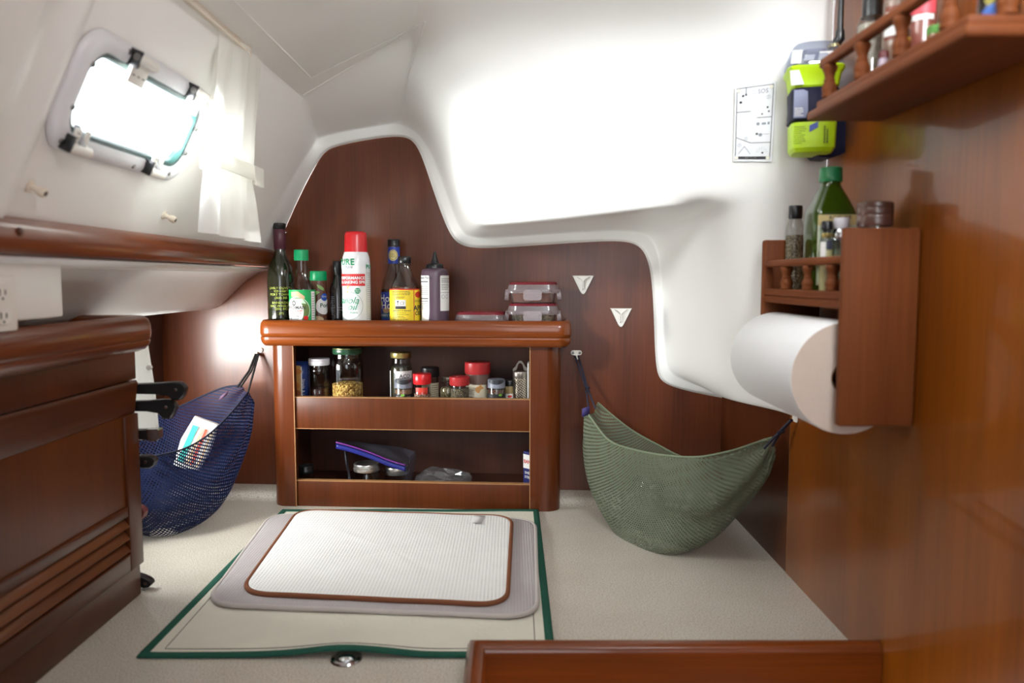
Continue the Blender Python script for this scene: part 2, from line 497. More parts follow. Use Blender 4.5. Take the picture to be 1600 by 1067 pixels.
# ------------------------------------------------------------------ hull lining low on the left, with an assumed second portlight behind the locker
M_LINING = wood('hull_lining', (52, 24, 12), (78, 37, 20), 'y', rough=.4, coat=.25)
mb = MB()
wy0, wy1, wz0, wz1 = 1.16, 1.72, .22, .45
for (a, b, c, d) in ((.35, 1.96, -.01, wz0), (.35, wy0, wz0, wz1), (wy1, 1.96, wz0, wz1), (.35, 1.96, wz1, .70)):
    mb.box(XL - .02, XL, a, b, c, d)
for z in (.09, .165, .335, .415):
    mb.box(XL - .001, XL + .0025, .36, 1.17 if .2 < z < .45 else 1.92, z, z + .004, m=0)
    if .2 < z < .45: mb.box(XL - .001, XL + .0025, 1.74, 1.92, z, z + .004, m=0)
wl2 = mb.build('wall_left_hull', M_LINING); tag(wl2, 'dark planked hull lining under the shelf', kind='structure')
mb = MB()
for (y, z, sy, sz) in ((wy0, (wz0 + wz1) / 2, .012, (wz1 - wz0) / 2 + .012), (wy1, (wz0 + wz1) / 2, .012, (wz1 - wz0) / 2 + .012),
                       ((wy0 + wy1) / 2, wz0, (wy1 - wy0) / 2, .012), ((wy0 + wy1) / 2, wz1, (wy1 - wy0) / 2, .012)):
    mb.box(XL - .02, XL + .008, y - sy, y + sy, z - sz, z + sz, bev=.004)
w2 = mb.build('window_2_assumed', M_ALU); tag(w2, 'assumed hull portlight behind the locker, out of sight', kind='structure')  # unseen window, assumed from the bright patch on the bulkhead
mb = MB(); mb.box(XL - .014, XL - .011, wy0, wy1, wz0, wz1)
mb.build('pane', glass('window_glass', (250, 252, 252), .03), w2)

# ------------------------------------------------------------------ cabin side with the portlight opening
def wl(y, s, w=0.0):
    """cabin side: y along the boat, s up the slope measured by z, w out into the cabin"""
    n = Vector((1, 0, -.47)).normalized()
    return Vector((xl(s), y, s)) + n * w
WIN = (.918, 1.288, .703, .847)               # outer frame in y, z on the cabin side
def win_ring(inset, n=8, r=.045):
    y0, y1, z0, z1 = WIN; sl = math.sqrt(1 + .47 ** 2)
    return [(a, b / sl) for a, b in rrect((y1 - y0) / 2 - inset, (z1 - z0) / 2 * sl - inset, max(.004, r - inset * .55), n, ((y0 + y1) / 2, (z0 + z1) / 2 * sl))]
Dpt = wallL(470, 150)
ztop = Dpt.z
bm = bmesh.new(); ed = []
outer = [(-.6, .56), (1.70, .56), (1.70, ztop), (-.6, ztop)]
for loop in (outer, win_ring(.024)):
    vs = [bm.verts.new(wl(a, b)) for a, b in loop]
    for i in range(len(vs)): ed.append(bm.edges.new((vs[i], vs[(i + 1) % len(vs)])))
bmesh.ops.triangle_fill(bm, use_beauty=True, use_dissolve=False, edges=ed, normal=Vector((1, 0, -.47)).normalized())
me = bpy.data.meshes.new('wall_left'); bm.to_mesh(me); bm.free(); me.materials.append(M_WHITE)
for p in me.polygons:
    if p.normal.x < 0: p.flip()
wleft = bpy.data.objects.new('wall_left', me); COL.objects.link(wleft)
md = wleft.modifiers.new('thickness', 'SOLIDIFY'); md.thickness = .02; md.offset = -1
tag(wleft, 'white moulded cabin side with a portlight', kind='structure')
# the moulding steps in around the window: a raised, radiused land nearer the viewer
mb = MB()
def land(y): # profile of the step along y
    P = [(-.6, .0), (-.6, .016), (.820, .016), (.828, .014), (.838, .006), (.878, .006), (.890, .010), (.902, .009), (.914, .003), (.922, .0)]
    return P
P = land(0)
mb.loft([[tuple(wl(y, z, w)) for y, w in P] for z in (.56, .75, ztop)], caps=(False, False))
mb.build('moulded_step', M_WHITE, wleft, smooth=80)

# portlight: frame, gasket, pane, hinges, latches, screws
win = thing('window_1', 'aluminium framed opening portlight in the white cabin side', None)
win['kind'] = 'structure'; win.location = wl(1.103, .775)
def wloc(p): return p - win.location
mb = MB()
rings = []
for ins, w in ((.0, .001), (.001, .006), (.005, .010), (.010, .0125), (.016, .0125), (.0235, .0115), (.025, .006), (.026, -.02)):
    rings.append([tuple(wloc(wl(a, b, w))) for a, b in win_ring(ins)])
mb.loft(rings, caps=(False, False)); mb.build('window_frame', M_ALU, win, smooth=50)
mb = MB()
rings = [[tuple(wloc(wl(a, b, w))) for a, b in win_ring(i)] for i, w in ((.024, .004), (.0255, .008), (.030, .008), (.032, .003), (.032, -.006))]
mb.loft(rings, caps=(False, False)); mb.build('gasket', M_GASKET, win, smooth=60)
mb = MB()
rings = [[tuple(wloc(wl(a, b, w))) for a, b in win_ring(.036)] for w in (.000, .004)]
mb.loft(rings); mb.build('pane', glass('window_glass', (250, 252, 252), .03), win)
def on_win(mb_, y, z, fn):
    """small fitting built flat (x along y, y up the slope, z out of the wall)"""
    ey = Vector((0, 1, 0)); es = Vector((.47, 0, 1)).normalized(); en = Vector((1, 0, -.47)).normalized()
    Mx = Matrix((( ey.x, es.x, en.x, 0), (ey.y, es.y, en.y, 0), (ey.z, es.z, en.z, 0), (0, 0, 0, 1)))
    t = Matrix.Translation(wloc(wl(y, z))) @ Mx
    q = MB(); fn(q); mb_.merge(q, t)
def hinge(q):
    q.box(-.022, .022, -.002, .010, .009, .022, .003)
    q.tube([(-.024, .004, .020), (.024, .004, .020)], .0075, 12)
    q.box(-.022, .022, -.030, .002, .013, .018, .002)
    for a in (-.013, 0, .013): q.box(a - .003, a + .003, -.019, -.017, .0178, .0186, m=1)
    q.tube([(-.0245, .004, .020), (-.026, .004, .020)], .005, 10, m=1)
def hinge_bk(q): q.box(-.0255, -.0215, -.010, .013, .008, .026, .002)
for y, z in ((1.035, .833), (1.21, .833)):
    mb = MB(); on_win(mb, y, z, hinge); h = mb.build('hinge', [M_PLASTIC, M_SCREW], win, smooth=40)
    mb = MB(); on_win(mb, y, z, hinge_bk); mb.build('hinge_cheek', M_BLACK, h)
def latch(q):
    q.box(-.020, .020, -.010, .004, .010, .020, .003)
    q.tube([(-.022, -.004, .019), (.022, -.004, .019)], .007, 12)
    q.box(-.018, -.004, .0, .022, .014, .018, .002)
    for a in (.004, .010, .016): q.box(-.014, -.008, a - .0006, a + .0006, .0178, .0186, m=1)
    q.box(.006, .016, .0, .022, .014, .018, .002)
def lever(q):
    Mx = Matrix.Translation((.002, 0, .018)) @ Matrix.Rotation(radians(-38), 4, 'X')
    q.box(-.006, .008, 0, .028, 0, .005, .002, M=Mx)
def cheek(q): q.box(-.025, -.020, -.010, .012, .008, .024, .002)
for y, z in ((.972, .716), (1.178, .716)):
    mb = MB(); on_win(mb, y, z, latch); h = mb.build('latch', [M_PLASTIC, M_SCREW], win)
    mb = MB(); on_win(mb, y, z, lever); mb.build('lever', mat('lever_grey', (150, 151, 154), .4), h)
    mb = MB(); on_win(mb, y, z, cheek); mb.build('latch_cheek', M_BLACK, h)
def screw(q): q.lathe([(0, .0135), (.0032, .0133), (.0038, .0118), (.0042, .0115)], seg=12)
for y, z in ((1.005, .838), (.944, .806), (.939, .755), (.944, .716), (1.125, .712), (1.20, .838), (1.262, .79), (1.262, .752), (1.235, .716)):
    mb = MB(); on_win(mb, y, z, screw); mb.build('screw', M_SCREW, win)

# two little stand-off pegs for the curtain tie
for (px, py), lb in (((46, 291), 'cream peg on the white cabin side, near the corner of the portlight'),
                     ((256, 336), 'cream peg on the white cabin side, between portlight and curtain foot')):
    p = wallL(px, py); e = Vector((1, 0, -.47)).normalized()
    o = thing('curtain_peg', lb, 'peg', p, group='cream pegs under the portlight')
    mb = MB(); q = MB(); q.lathe([(.0075, 0), (.0075, .002), (.0045, .003), (.0035, .008), (.0045, .010), (.0058, .013), (.0062, .018), (.005, .021), (0, .0215)], seg=16)
    R = Vector((0, 0, 1)).rotation_difference(e).to_matrix().to_4x4()
    mb.merge(q, R); mb.build('stem', M_CREAM, o)
    mb = MB(); q = MB(); q.lathe([(0, .0222), (.003, .0218), (.003, .021)], seg=12); mb.merge(q, R); mb.build('screw', M_SCREW, o)

# ------------------------------------------------------------------ wooden rail along the cabin side, moulding under it
mb = MB()
prof = [(-.625, .580), (-.600, .574), (-.590, .576), (-.5855, .583), (-.584, .592), (-.585, .604), (-.589, .613), (-.597, .619), (-.610, .621), (-.625, .621)]
mb.loft([[(x, y, z) for x, z in prof] for y in (-.6, .3, 1.0, 1.6, 1.915)])
rail = mb.build('trim_1', M_RAIL_Y, smooth=60)
tag(rail, 'rounded wooden rail under the white cabin side', kind='structure')
p = PX(30, 362, -.5845)
mb = MB(); q = MB(); q.lathe([(.0055, 0), (.0055, .001), (.004, .003), (0, .0038)], seg=14)
mb.merge(q, Matrix.Rotation(radians(90), 4, 'Y')); mb.build('screw_cap', M_CAB, rail, loc=p)
# moulding
pr = [UZ(*q) for q in ((425, 419), (404, 425), (386, 436), (372, 449), (358, 463), (346, 475), (335, 481), (322, 482))]
cols = []
for y in (.90, 1.3, 1.7, None):
    row = []
    for (u, z) in pr:
        b = BK(u, 0.001, z)
        row.append((b.x, b.y if y is None else y, z))
    row.append((pr[-1][0] - .03, row[-1][1], pr[-1][1] + .012)); row.append((XL, row[-1][1], pr[-1][1] + .02))
    cols.append(row)
mb = MB(); mb.grid(cols, uv=False)
o = mb.build('trim_3', M_WHITE, smooth=70); tag(o, 'white moulded underside of the side deck below the wooden rail', kind='structure')
md = o.modifiers.new('thickness', 'SOLIDIFY'); md.thickness = .004; md.offset = 0
# flat white block carrying the outlet
mb = MB(); mb.box(-.80, -.618, .30, 1.060, .492, .577, .005)
blk = mb.build('trim_4', M_WHITE); tag(blk, kind='structure')
p = PX(-6, 475, -.618)
ol = thing('wall_outlet', 'white electrical outlet on the block under the wooden rail', 'outlet', (-.6176, p.y, p.z))
mb = MB(); mb.box(0, .006, -.030, .030, -.034, .034, .004); mb.build('cover_plate', M_PLASTIC, ol)
mb = MB(); q = MB(); q.loft([ring(rrect(.016, .026, .013), 0), ring(rrect(.0152, .025, .013), .002)])
mb.merge(q, Matrix.Translation((.006, 0, 0)) @ Matrix(((0, 0, 1, 0), (1, 0, 0, 0), (0, 1, 0, 0), (0, 0, 0, 1))))
mb.build('socket', M_PLASTIC, ol)
mb = MB()
for z in (.014, -.014):
    mb.box(.0078, .0084, -.006, -.004, z - .004, z + .004); mb.box(.0078, .0084, .004, .006, z - .003, z + .003)
    mb.box(.0078, .0084, -.0015, .0015, z - .009, z - .006)
mb.build('slots', M_DARK, ol)

# ------------------------------------------------------------------ white moulded shell: flange, facet, vault, locker bulge and corner column
V = {}
def put(k, p): V[k] = Vector(p)
Prs = [(430, 395), (465, 310), (502, 240), (520, 229), (575, 218), (628, 211), (652, 221), (672, 283), (699, 362), (718, 386), (760, 389), (870, 381), (965, 375), (1003, 381), (1018, 420), (1022, 500), (1024, 580), (1035, 604), (1130, 622)]
for i, q in enumerate(Prs): put('P%d' % i, PB(q[0], q[1], .001)); 
for i, q in enumerate(Prs):                    # outer lip of the flange stands proud of the wood
    c = Vector((-3, -4)) if i < 3 else Vector((0, -4)) if i < 6 else Vector((5, -1)) if i < 9 else Vector((1, -4)) if i < 13 else Vector((4, -1)) if i < 17 else Vector((3, -2)) if i < 18 else Vector((2, -3))
    put('L%d' % i, PB(q[0] + c.x, q[1] + c.y, .012))
Q = [(402, 388), (440, 300), (495, 216), (512, 209), (570, 199), (624, 190), (661, 204), (690, 272), (716, 352), (731, 369), (770, 370), (870, 362), (968, 357), (1024, 360), (1036, 415), (1039, 500), (1041, 566), (1054, 588), (1134, 616)]
for i in range(3): put('Q%d' % i, wallL(*Q[i]))
for i in range(5, 19): put('Q%d' % i, PB(Q[i][0], Q[i][1], .02))
put('D', Dpt)
pf = V['Q2']; nf = (V['Q5'] - V['Q2']).cross(V['D'] - V['Q2']).normalized()
for i in (3, 4): put('Q%d' % i, PP(Q[i][0], Q[i][1], pf, nf))
put('C', PP(666, 32, pf, nf)); put('M', PP(568, 92, pf, nf)); put('N', PP(634, 125, pf, nf)); put('N2', PP(572, 150, pf, nf))
put('R0', wl(1.70, .56)); put('R1', wl(1.70, .75))
V['D'].y = 1.70; V['D'] = wl(1.70, ztop)
for k in ('D', 'M', 'C'):
    put(k + 'f', V[k] + Vector((0, -.9, 0)))
    put(k + 'e', V[k] + Vector((0, -2.2, 0)))
put('BLt', PY(694, -60, 1.22)); put('BL0', PY(690, 40, 1.46)); put('BL1', PY(668, 118, 1.53)); put('BL2', PY(700, 205, 1.47)); put('BL3', PY(716, 288, 1.46)); put('BL4', PY(742, 354, 1.46))
for k, px, dd, y5 in (('a', 770, 0, 353), ('b', 870, -.03, 345), ('c', 985, -.07, 331), ('d', 1106, -.12, 316)):
    put('B%st' % k, PY(px, -60, 1.20 + dd * .4))
    for r, (py, d) in enumerate(((30, 1.42), (115, 1.44), (205, 1.45), (285, 1.455))): put('B%s%d' % (k, r), PY(px + (12 if k == 'd' else 0), py, d + dd))
    put('B%s4' % k, PY(px, y5, 1.45 + dd))
for k, rows in (('K', ((1165, 1.19, 1.28, 1.285, 1.29, 1.30),)), ('S', ((1230, 1.185, 1.235, 1.245, 1.255, 1.27),))):
    px = rows[0][0]
    for r, (py, d) in enumerate(zip((-60, 30, 115, 205, 285), rows[0][1:])): put('%s%s' % (k, 't' if r == 0 else r - 1), PY(px, py, d))
for r, (py, dk, ds) in enumerate(((330, 1.315, 1.28), (415, 1.38, 1.315), (500, 1.43, 1.345), (575, 1.475, 1.375), (625, 1.50, 1.40))):
    put('K%d' % (r + 4), PY((1135, 1122, 1118, 1120, 1125)[r], py, dk)); put('S%d' % (r + 4), PY(1215, py + (18 if r == 4 else 0), ds))
for k, px, py in (('t', 1303, -60), ('0', 1301, 30), ('1', 1299, 115), ('2', 1294, 205), ('3', 1290, 285), ('4', 1286, 330), ('5', 1278, 415), ('6', 1267, 500), ('7', 1254, 578), ('8', 1240, 652)):
    put('W' + k, PX(px, py, XW - .001))
# underside of the column runs back into the corner
put('U17', PB(1136, 612, .001)); put('UK', V['K8'] + Vector((.03, .12, .012))); put('US', V['S8'] + Vector((.03, .12, .012))); put('UW', V['W8'] + Vector((0, .12, .012)))
FS = []
for i in range(18):
    FS.append(('P%d' % i, 'P%d' % (i + 1), 'L%d' % (i + 1), 'L%d' % i)); FS.append(('L%d' % i, 'L%d' % (i + 1), 'Q%d' % (i + 1), 'Q%d' % i))
FS += [('Q0', 'Q1', 'R1', 'R0'), ('Q1', 'Q2', 'D', 'R1'), ('Q2', 'Q3', 'N2', 'D'), ('Q3', 'Q4', 'N2'), ('Q4', 'Q5', 'N', 'N2'), ('D', 'N2', 'M'), ('N2', 'N', 'C', 'M'),
       ('D', 'M', 'Mf', 'Df'), ('M', 'C', 'Cf', 'Mf'), ('Df', 'Mf', 'Me', 'De'), ('Mf', 'Cf', 'Ce', 'Me'),
       ('N', 'Q5', 'Q6', 'BL1'), ('C', 'N', 'BL1', 'BL0'), ('C', 'BL0', 'BLt', 'Cf'),
       ('Q6', 'Q7', 'BL2', 'BL1'), ('Q7', 'Q8', 'BL3', 'BL2'), ('Q8', 'Q9', 'BL4', 'BL3'),
       ('Q9', 'Q10', 'Ba4', 'BL4'), ('Q10', 'Q11', 'Bb4', 'Ba4'), ('Q11', 'Q12', 'Bc4', 'Bb4'), ('Q12', 'Q13', 'Bd4', 'Bc4')]
rows = ['t', '0', '1', '2', '3', '4']
for a, b in (('BL', 'Ba'), ('Ba', 'Bb'), ('Bb', 'Bc'), ('Bc', 'Bd')):
    for r0, r1 in zip(rows, rows[1:]): FS.append((a + r0, b + r0, b + r1, a + r1))
for a, b in (('Bd', 'K'), ('K', 'S'), ('S', 'W')):
    for r0, r1 in zip(rows, rows[1:]): FS.append((a + r0, b + r0, b + r1, a + r1))
FS += [('Q13', 'Q14', 'K5', 'K4'), ('Bd4', 'Q13', 'K4')]
for i, (a, b) in enumerate((('5', '6'), ('6', '7'), ('7', '8'))): FS.append(('Q%d' % (14 + i), 'Q%d' % (15 + i), 'K' + b, 'K' + a))
for a, b in (('4', '5'), ('5', '6'), ('6', '7'), ('7', '8')): FS += [('K' + a, 'S' + a, 'S' + b, 'K' + b), ('S' + a, 'W' + a, 'W' + b, 'S' + b)]
FS += [('Q17', 'Q18', 'K8'), ('Q18', 'K8', 'UK', 'U17'), ('K8', 'S8', 'US', 'UK'), ('S8', 'W8', 'UW', 'US')]
# the vault runs on overhead towards an assumed companionway
for k in ('BL', 'Ba', 'Bb', 'Bc', 'Bd', 'K', 'S', 'W'):
    p = V[k + 't']; put(k + 'u', (p.x, .93, 1.17)); 
    if k == 'W': V[k + 'u'].x = XW - .001
V['Cf'].y = .93
for a, b in (('BL', 'Ba'), ('Ba', 'Bb'), ('Bb', 'Bc'), ('Bc', 'Bd'), ('Bd', 'K'), ('K', 'S'), ('S', 'W')): FS.append((a + 'u', b + 'u', b + 't', a + 't'))
FS.append(('Cf', 'BLu', 'BLt'))
keys = list(V); idx = {k: i for i, k in enumerate(keys)}
me = bpy.data.meshes.new('ceiling'); me.from_pydata([V[k] for k in keys], [], [tuple(idx[k] for k in f) for f in FS])
me.materials.append(M_WHITE)
bm = bmesh.new(); bm.from_mesh(me)
bmesh.ops.delete(bm, geom=[v for v in bm.verts if not v.link_faces], context='VERTS')
bmesh.ops.recalc_face_normals(bm, faces=bm.faces[:]); bm.to_mesh(me); bm.free()
shell = bpy.data.objects.new('ceiling', me); COL.objects.link(shell)
tag(shell, 'white moulded headliner with the bulging locker side and corner column', kind='structure')
# soft but readable creases
names_of = {}
co2k = {tuple(round(x, 5) for x in V[k]): k for k in keys}
vk = [co2k.get(tuple(round(x, 5) for x in v.co)) for v in me.vertices]
CR = {}
def crease(ks, c):
    for a, b in zip(ks, ks[1:]): CR[frozenset((a, b))] = c
crease(['P%d' % i for i in range(19)], 1.0); crease(['L%d' % i for i in range(19)], .35)
crease(['Q%d' % i for i in range(19)], .45)
crease(['Q0', 'Q1', 'Q2', 'Q3', 'Q4', 'Q5'], .55)
crease(['Q2', 'D'], .7); crease(['D', 'M', 'C'], 1.0); crease(['C', 'N', 'Q5'], .75); crease(['D', 'Df', 'De'], .7); crease(['R0', 'R1', 'D'], 1.0)
crease(['BL4', 'Ba4', 'Bb4', 'Bc4', 'Bd4'], .55); crease(['BL2', 'BL3', 'BL4'], .3); crease(['Q18', 'K8', 'S8', 'W8'], .5)
crease(['W' + r for r in 'ut012345678'], 1.0); crease(['Bd4', 'K4'], .2)
at = me.attributes.new('crease_edge', 'FLOAT', 'EDGE')
for e in me.edges:
    k = frozenset((vk[e.vertices[0]], vk[e.vertices[1]]))
    if k in CR: at.data[e.index].value = CR[k]
me.shade_smooth()
sb = shell.modifiers.new('smooth', 'SUBSURF'); sb.levels = 4; sb.render_levels = 4
sb.boundary_smooth = 'PRESERVE_CORNERS'
bpy.context.view_layer.update()
SHELL = BVHTree.FromObject(shell, bpy.context.evaluated_depsgraph_get())
def on_shell(px, py, off=0.0):
    hit, nrm, i, d = SHELL.ray_cast(CAM, ray(px, py).normalized())
    if nrm.dot(ray(px, py)) > 0: nrm = -nrm
    return hit + nrm * off, nrm
# fine moulded beads where the facet meets ceiling, bulge and cabin side
for pts in (((474, 148), (500, 133), (540, 109), (580, 86), (620, 61), (652, 40), (664, 33)), ((664, 34), (655, 62), (644, 92), (637, 118), (634, 146), (637, 176))):
    mb = MB(); mb.tube([tuple(on_shell(x, y, .0002)[0]) for x, y in pts], .0014, 8); mb.build('moulded_bead', M_WHITE, shell, smooth=80)
# raised headliner panel on the side ceiling
mb = MB()
nc = (V['M'] - V['D']).cross(Vector((0, 1, 0))).normalized()
if nc.z > 0: nc = -nc
hp = [PP(x, y, V['D'], nc) for x, y in ((484, 116), (660, 31))]
far = [Vector((hp[1].x, .5, hp[1].z)), Vector((hp[0].x, .5, hp[0].z))]
quad = hp + far
c0 = sum(quad, Vector()) / 4
mb.loft([[tuple(q + nc * w + (c0 - q).normalized() * i) for q in quad] for w, i in ((-.004, 0), (.004, .0), (.007, .006))], caps=(False, True))
o = mb.build('trim_5', M_WHITE)
mb = MB(); mb.tube([tuple(q + nc * .006) for q in (hp[0] + Vector((0, -1.0, 0)), hp[0], hp[1], hp[1] + Vector((0, -.9, 0)))], .0016, 8); mb.build('moulded_edge', M_WHITE, o, smooth=80); tag(o, 'raised headliner panel overhead', kind='structure')

# the cabin runs on behind the viewer: sole, bulkhead and side, with an assumed companionway left open for light
mb = MB(); mb.box(-1.3, .6, -1.6, 1.0, -1.02, -1.0); o = mb.build('floor', M_CAB_Y); tag(o, kind='structure')
mb = MB(); mb.box(-1.3, -.30, -1.62, -1.6, -1.0, 1.1); mb.box(.45, .6, -1.62, -1.6, -1.0, 1.3); mb.box(-.3, .45, -1.62, -1.6, -1.0, .2); o = mb.build('wall_rear', M_CAB); tag(o, kind='structure')
mb = MB()
for a, b, c, d in ((-.55, XW, -1.62, .95),): mb.box(a, b, c, d, 1.168, 1.19)
o = mb.build('ceiling_deckhead', M_WHITE); tag(o, 'white deckhead overhead', kind='structure')
mb = MB(); mb.box(-.9, -.88, -1.6, .35, -1.0, .62); o = mb.build('wall_left_low', M_CAB); tag(o, kind='structure')
mb = MB(); mb.box(XW, XW + .02, -1.6, .2995, -1.0, 1.22); o = mb.build('wall_right_near', M_SIDE); tag(o, kind='structure')
# ================================================================== shelf unit standing through the bulkhead
def local_u(px, py=650, w=W_F): return UZ(px, py, w)[0]
UL, UR = local_u(422), local_u(875)
UC = (UL + UR) / 2
hw = (UR - UL) / 2
cub = thing('shelf_unit', 'wooden open shelf unit with rounded rail top against the bulkhead, full of jars', 'shelf', BK(UC, 0, 0), RZ)
RAIL_W = W_F + .028
z_rt = zat(501, OB.y - RAIL_W + .015)            # top of the rail
z_rb = zat(542, OB.y - RAIL_W + .015)            # underside of the rail
Z_SHELF = z_rt - .018                            # where the bottles stand
uiL, uiR = local_u(460) - UC, local_u(828) - UC
def zf(py): return zat(py, (BK(UC, W_F, 0)).y)
zb1, zb0 = zf(623), zf(672)                      # upper shelf front
zk1 = zf(755)                                    # kick front
# posts with rounded outer corners
for sg in (-1, 1):
    x0, x1 = (-hw, uiL) if sg < 0 else (uiR, hw)
    r = .034; pts = []
    if sg < 0:
        pts = [(x0 + .012, 0), (x0 + .012, -W_F + .045), (x0 + .03, -W_F + .02), (x1, -W_F + .019), (x1, -W_F)] + [(x0 + r - r * sin(a), -W_F + r - r * cos(a)) for a in [pi / 2 * i / 10 for i in range(11)]] + [(x0, 0)]
    else:
        pts = [(x1 - .012, 0), (x1 - .012, -W_F + .045), (x1 - .03, -W_F + .02), (x0, -W_F + .019), (x0, -W_F)] + [(x1 - r + r * sin(a), -W_F + r - r * cos(a)) for a in [pi / 2 * i / 10 for i in range(11)]] + [(x1, 0)]
    mb = MB(); mb.prism(pts, lambda a, b, c: (a, b, c), 0, z_rb + .002)
    mb.build('post', M_POST, cub, smooth=35)
    mb = MB(); xe = x1 if sg < 0 else x0
    mb.box(xe - .0009, xe + .0009, -W_F - .0006, -W_F + .002, .0, z_rb); mb.build('post_edge', M_EDGE, cub)
mb = MB(); mb.box(uiL, uiR, -W_F + .004, -W_F + .018, zb0, zb1, .001); mb.build('shelf_front', M_BAR, cub)
mb = MB(); mb.box(uiL, uiR, -W_F + .0035, -W_F + .0185, zb1 - .0005, zb1 + .0012); mb.box(uiL, uiR, -W_F + .0035, -W_F + .0185, zb0 - .0012, zb0 + .0003); mb.build('shelf_front_edge', M_EDGE, cub)
mb = MB(); mb.box(uiL, uiR, -W_F + .004, -W_F + .018, 0, zk1, .001); mb.build('kick_front', M_BAR, cub)
mb = MB(); mb.box(uiL, uiR, -W_F + .0035, -W_F + .0185, zk1 - .0005, zk1 + .0015); mb.build('kick_edge', M_EDGE, cub)
Z_S1 = zb1 - .030; Z_S2 = .030
BD = .115                                        # how far the cubby runs back behind the bulkhead
mb = MB()
for zz in (Z_S1, Z_S2): mb.box(-hw + .0125, hw - .0125, -W_F + .046, BD, zz - .010, zz); mb.box(uiL, uiR, -W_F + .0185, -W_F + .046, zz - .010, zz)
mb.build('shelf_board', M_INSIDE, cub)
mb = MB(); mb.box(-hw + .013, hw - .013, BD, BD + .008, .006, .417); mb.build('back_board', M_INSIDE, cub)
mb = MB(); mb.box(-hw + .0135, -hw + .019, .0, BD, .006, .417); mb.box(hw - .019, hw - .0135, .0, BD, .006, .417); mb.box(-hw + .0135, hw - .0135, .0, BD, .411, .417); mb.build('cubby_lining', M_INSIDE, cub)
# top board and moulded rail
tl, tr = local_u(400, 520, RAIL_W) - UC, local_u(893, 520, RAIL_W) - UC
mb = MB(); mb.box(tl + .015, tr - .015, -RAIL_W + .015, -.001, z_rb + .004, Z_SHELF); mb.build('top_board', M_BAR, cub)
r = .030; hwid = RAIL_W
path = [(tr, -.002)] + [(tr - r + r * cos(a), -hwid + r - r * sin(a)) for a in [pi / 2 * i / 8 for i in range(9)]] + [(tl + r - r * sin(a), -hwid + r - r * cos(a)) for a in [pi / 2 * i / 8 for i in range(9)]] + [(tl, -.002)]
path = path[::-1]
hR = z_rt - z_rb
prof = [(-.018, z_rb), (-.010, z_rb), (-.004, z_rb + .10 * hR), (-.0008, z_rb + .26 * hR), (-.0015, z_rb + .345 * hR), (-.004, z_rb + .365 * hR), (-.0015, z_rb + .39 * hR), (0, z_rb + .50 * hR),
        (-.0004, z_rb + .72 * hR), (-.0022, z_rb + .88 * hR), (-.0065, z_rb + .98 * hR), (-.0105, z_rt), (-.015, z_rb + .98 * hR), (-.018, z_rb + .93 * hR)]
mb = MB(); sweep(mb, path, prof); mb.build('top_rail', M_RAIL_X, cub, smooth=50)

# ================================================================== locker on the left with louvres
XF = -.637
lk = thing('locker', 'low wooden locker with a louvred vent and rounded rail top', 'locker', (XF, 1.295, 0))
Y0 = .30
def ly(y): return y - 1.295
zt, zmb = .484, .424
mb = MB()
# carcass with a radiused far corner
r = .012
pl = [(-.235, ly(Y0)), (-.010, ly(Y0)), (-.010, -.012)] + [(-.022 + .012 * cos(a), -.012 + .012 * sin(a)) for a in [pi / 2 * i / 5 for i in range(6)]] + [(-.235, 0)]
mb.prism(pl, lambda a, b, c: (a, b, c), .0, zmb + .004); mb.build('carcass', M_CAB, lk, smooth=40)
mb = MB(); mb.box(-.012, -.006, ly(Y0), -.001, 0, .058, .003); mb.build('plinth', M_CAB, lk)
mb = MB(); mb.box(-.012, -.001, ly(Y0), -.0005, .376, zmb + .002, .0015); mb.build('frieze', M_CAB, lk)
# door: stile, rails, panel
z0, z1 = .056, .374
pz0, pz1 = .168, .318; lz0, lz1 = .087, .150
yin = ly(1.251)
mb = MB(); mb.box(-.012, .0, yin, 0, z0, pz1 - .0003, .002)
prof = [(-.012, pz1), (-.006, pz1), (-.0045, pz1 + .006), (-.003, pz1 + .02), (.0005, z1 - .012), (.0015, z1 - .004), (-.001, z1), (-.012, z1)]
mb.loft([[(x, y, z) for x, z in prof] for y in (ly(Y0), -.0012)], m=1)
mb.box(-.012, -.001, ly(Y0), yin - .0002, lz1, pz0, .002, m=1)
mb.box(-.012, .0, ly(Y0), yin - .0002, z0, lz0, .003, m=1); door = mb.build('door', [M_CAB, M_CAB_Y], lk, smooth=50)
mb = MB(); mb.box(-.012, -.005, ly(Y0), yin - .0002, pz0, pz1); mb.build('door_panel', wood('door_panel_cherry', (70, 33, 6), (102, 51, 14), 'z', rough=.36, coat=.1, crough=.14, spec=.2), door)
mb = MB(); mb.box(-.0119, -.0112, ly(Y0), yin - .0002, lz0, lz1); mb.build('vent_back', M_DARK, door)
M_LOUV = wood('louvre_teak', (84, 42, 14), (124, 68, 26), 'y', rough=.4, coat=.25)
for k in range(3):
    zc = lz0 + .0105 + (lz1 - lz0) * k / 3
    mb = MB(); Mx = Matrix.Translation((-.0055, 0, zc)) @ Matrix.Rotation(radians(52), 4, 'Y')
    mb.box(-.0085, .0085, ly(Y0), yin - .0004, -.0017, .0017, .0012, M=Mx); mb.build('louvre', M_LOUV, door)
